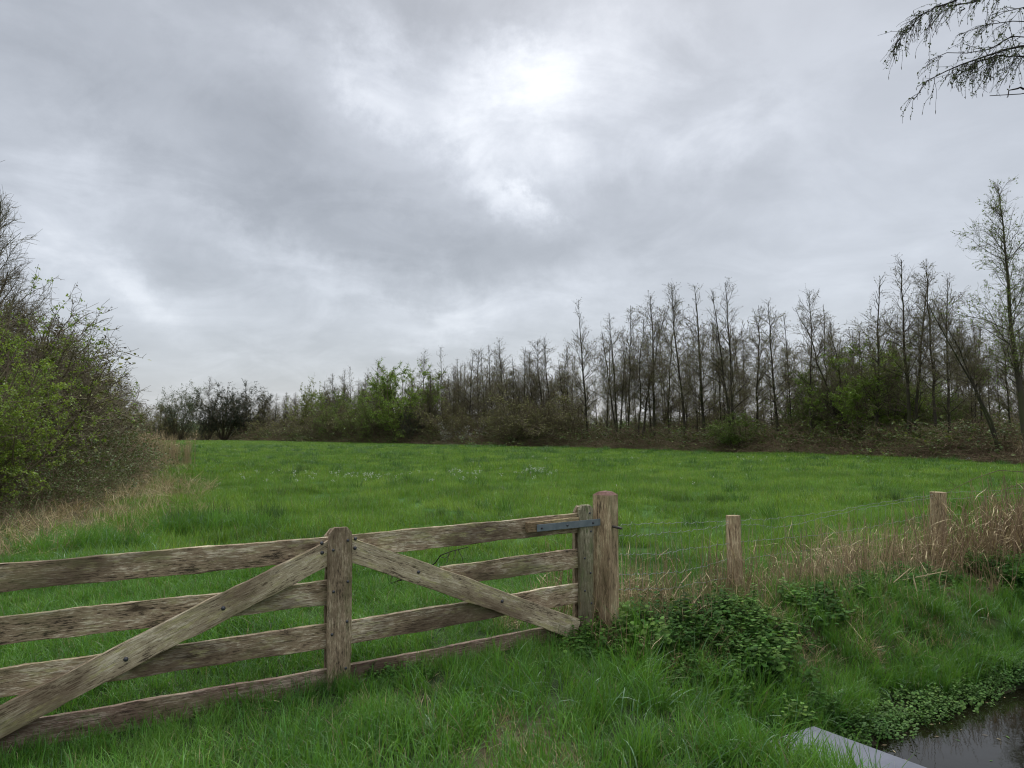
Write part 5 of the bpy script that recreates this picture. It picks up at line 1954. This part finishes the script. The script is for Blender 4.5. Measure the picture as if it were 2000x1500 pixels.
# ------------------------------------------------------------------ small things
def small_things():
    rg = np.random.default_rng(41)
    # bits of leaf and straw afloat
    n = 84
    e = 4.45 + 4.5 * rg.random(n)
    nn = -3.30 + .9 * rg.random(n) ** 2.2
    pos = np.stack([e * EU[0] + nn * EN[0], e * EU[1] + nn * EN[1], np.full(n, WATER_Z + .004)], -1)
    a = rg.random(n) * 6.28
    L_, W_ = .006 + .022 * rg.random(n), .003 + .006 * rg.random(n)
    d = np.stack([np.cos(a), np.sin(a), np.zeros(n)], -1)
    q = np.stack([-np.sin(a), np.cos(a), np.zeros(n)], -1)
    v = np.stack([pos - d * L_[:, None], pos + q * W_[:, None], pos + d * L_[:, None], pos - q * W_[:, None]], 1).reshape(-1, 3)
    i4 = (np.arange(n) * 4)[:, None] + np.arange(4)[None]
    g = Geo()
    g.add(v[:n // 2 * 4], [i4[:n // 2, ::-1]], 0)
    g.add(v[n // 2 * 4:], [i4[:n - n // 2, ::-1]], 1)
    o = obj('floating_debris', g.mesh('floating_debris', [M['straw_dark'], M['cress']]))
    tag(o, 'small leaves and straw bits afloat on the dark ditch water', 'debris', kind='stuff')
    # dead branch lying against the rails in the grass
    g = Geo()
    pts = np.array([[list(at(*q)) for q in ((735, 1158, 7.7), (762, 1143, 7.6), (790, 1132, 7.5), (820, 1118, 7.35), (848, 1101, 7.2), (864, 1086, 7.1), (882, 1076, 7.0), (915, 1065, 6.9))]])
    pts = pts + rg.normal(size=pts.shape) * .012
    v, f = tubes(pts, taper([.010], [.003], pts.shape[1]), 5)
    g.add(v, f)
    p, d, i, t = spawn(rg, pts, 14, .1, .95, 30, 70)
    B = grow(rg, p, d, .12 + .3 * rg.random(14), 5, .2, -.05)
    v, f = tubes(B, taper(np.full(14, .004), np.full(14, .002), 5), 3)
    g.add(v, f)
    o = obj('fallen_branch', g.mesh('fallen_branch', [M['birch_twig']]))
    tag(o, 'thin dark dead branch caught in the grass behind the right half of the gate', 'branch')
    # arching bramble canes by the stout post
    for k, (pl, lab) in enumerate((([(2060, 935), (2000, 921), (1950, 917), (1905, 932), (1870, 952), (1850, 968)], 'long bare cane arching over the meadow at the right edge'),
                                   ([(2060, 935), (2000, 943), (1960, 955), (1930, 975), (1905, 1000)], 'darker lower cane slanting down beside the stout post'))):
        P = np.array([[list(at(a, b, 12.2 if k == 0 else 11.4)) for (a, b) in pl]])
        P = P + rg.normal(size=P.shape) * .008
        v, f = tubes(P, taper([.007], [.004], P.shape[1]), 5)
        g = Geo()
        g.add(v, f)
        p, d, i, t = spawn(rg, P, 6, .1, .95, 30, 70)
        B = grow(rg, p, d, .10 + .2 * rg.random(6), 4, .2, 0)
        v, f = tubes(B, taper(np.full(6, .003), np.full(6, .002), 4), 3)
        g.add(v, f)
        # the root end runs down into the bank
        end = P[0][0]
        Q = np.array([[list(end), [end[0] + .5, end[1], end[2] * .6], [end[0] + .8, end[1] + .1, -.1]]])
        v, f = tubes(Q, np.full((1, 3), .010), 5)
        g.add(v, f)
        o = obj('bramble_cane', g.mesh('bramble_cane', [M['brown_twig']]))
        tag(o, lab, 'cane')
    # broken reed stalks lying over the nettles
    def stalk(pts, r=.005):
        P = np.array([[list(q) for q in pts]])
        v, f = tubes(P, np.full((1, P.shape[1]), r), 5)
        return v, f
    labs = ['broken straw stalk lying almost level over the nettles, with a bent tip',
            'short thick straw stalk slanting up over the nettles, left of the level one',
            'straw stalk standing upright where the level one is bent',
            'long thin straw stalk leaning out over the bank below the thin fence post',
            'straw stalk leaning against the reeds left of the thin fence post',
            'forked straw stalk crossing another near the hinge post']
    segs = [[(1762, 1133, 8.05), (1850, 1115, 8.15), (1842, 1170, 8.0)], [(1745, 1138, 7.8), (1778, 1110, 7.9)], [(1846, 1092, 8.3), (1834, 1130, 8.2), (1840, 1175, 8.1)],
            [(1355, 1175, 6.7), (1400, 1250, 6.2), (1425, 1300, 5.9)], [(1308, 1178, 6.9), (1330, 1140, 7.0), (1350, 1117, 7.1)], [(1338, 1207, 6.5), (1352, 1180, 6.6), (1368, 1162, 6.7)]]
    for s_, lab in zip(segs, labs):
        g = Geo()
        pts = [at(*q) for q in s_]
        v, f = stalk(pts, .005)
        g.add(v, f)
        o = obj('reed_stalk', g.mesh('reed_stalk', [M['straw']]))
        tag(o, lab, 'stalk')
    # far fence posts at the end of the meadow
    for k, (px, top, h_) in enumerate([(307, 838, 0), (322, 855, 0), (327, 857, 0), (364, 856, 0), (381, 857, 0), (410, 858, 0)]):
        p = at(px, top, 152)
        me = None
        g = Geo()
        P = np.array([[[p.x, 152, -.1], [p.x, 152, p.z]]])
        v, f = tubes(P, np.array([[.08, .08]]), 6)
        g.add(v, f)
        ring = v.reshape(2, 6, 3)[1]
        i = np.arange(6)
        g.add(np.concatenate([ring, [[p.x, 152, p.z + .03]]]), [np.stack([i, (i + 1) % 6, np.full(6, 6)], -1)])
        o = obj('fence_post', g.mesh('fence_post', [M['reed']]))
        if k == 0:
            tag(o, 'tall thin pale post at the far left corner of the meadow', 'post')
        else:
            tag(o, 'tiny pale stump of a post along the far meadow end', 'post', 'far fence posts')


small_things()
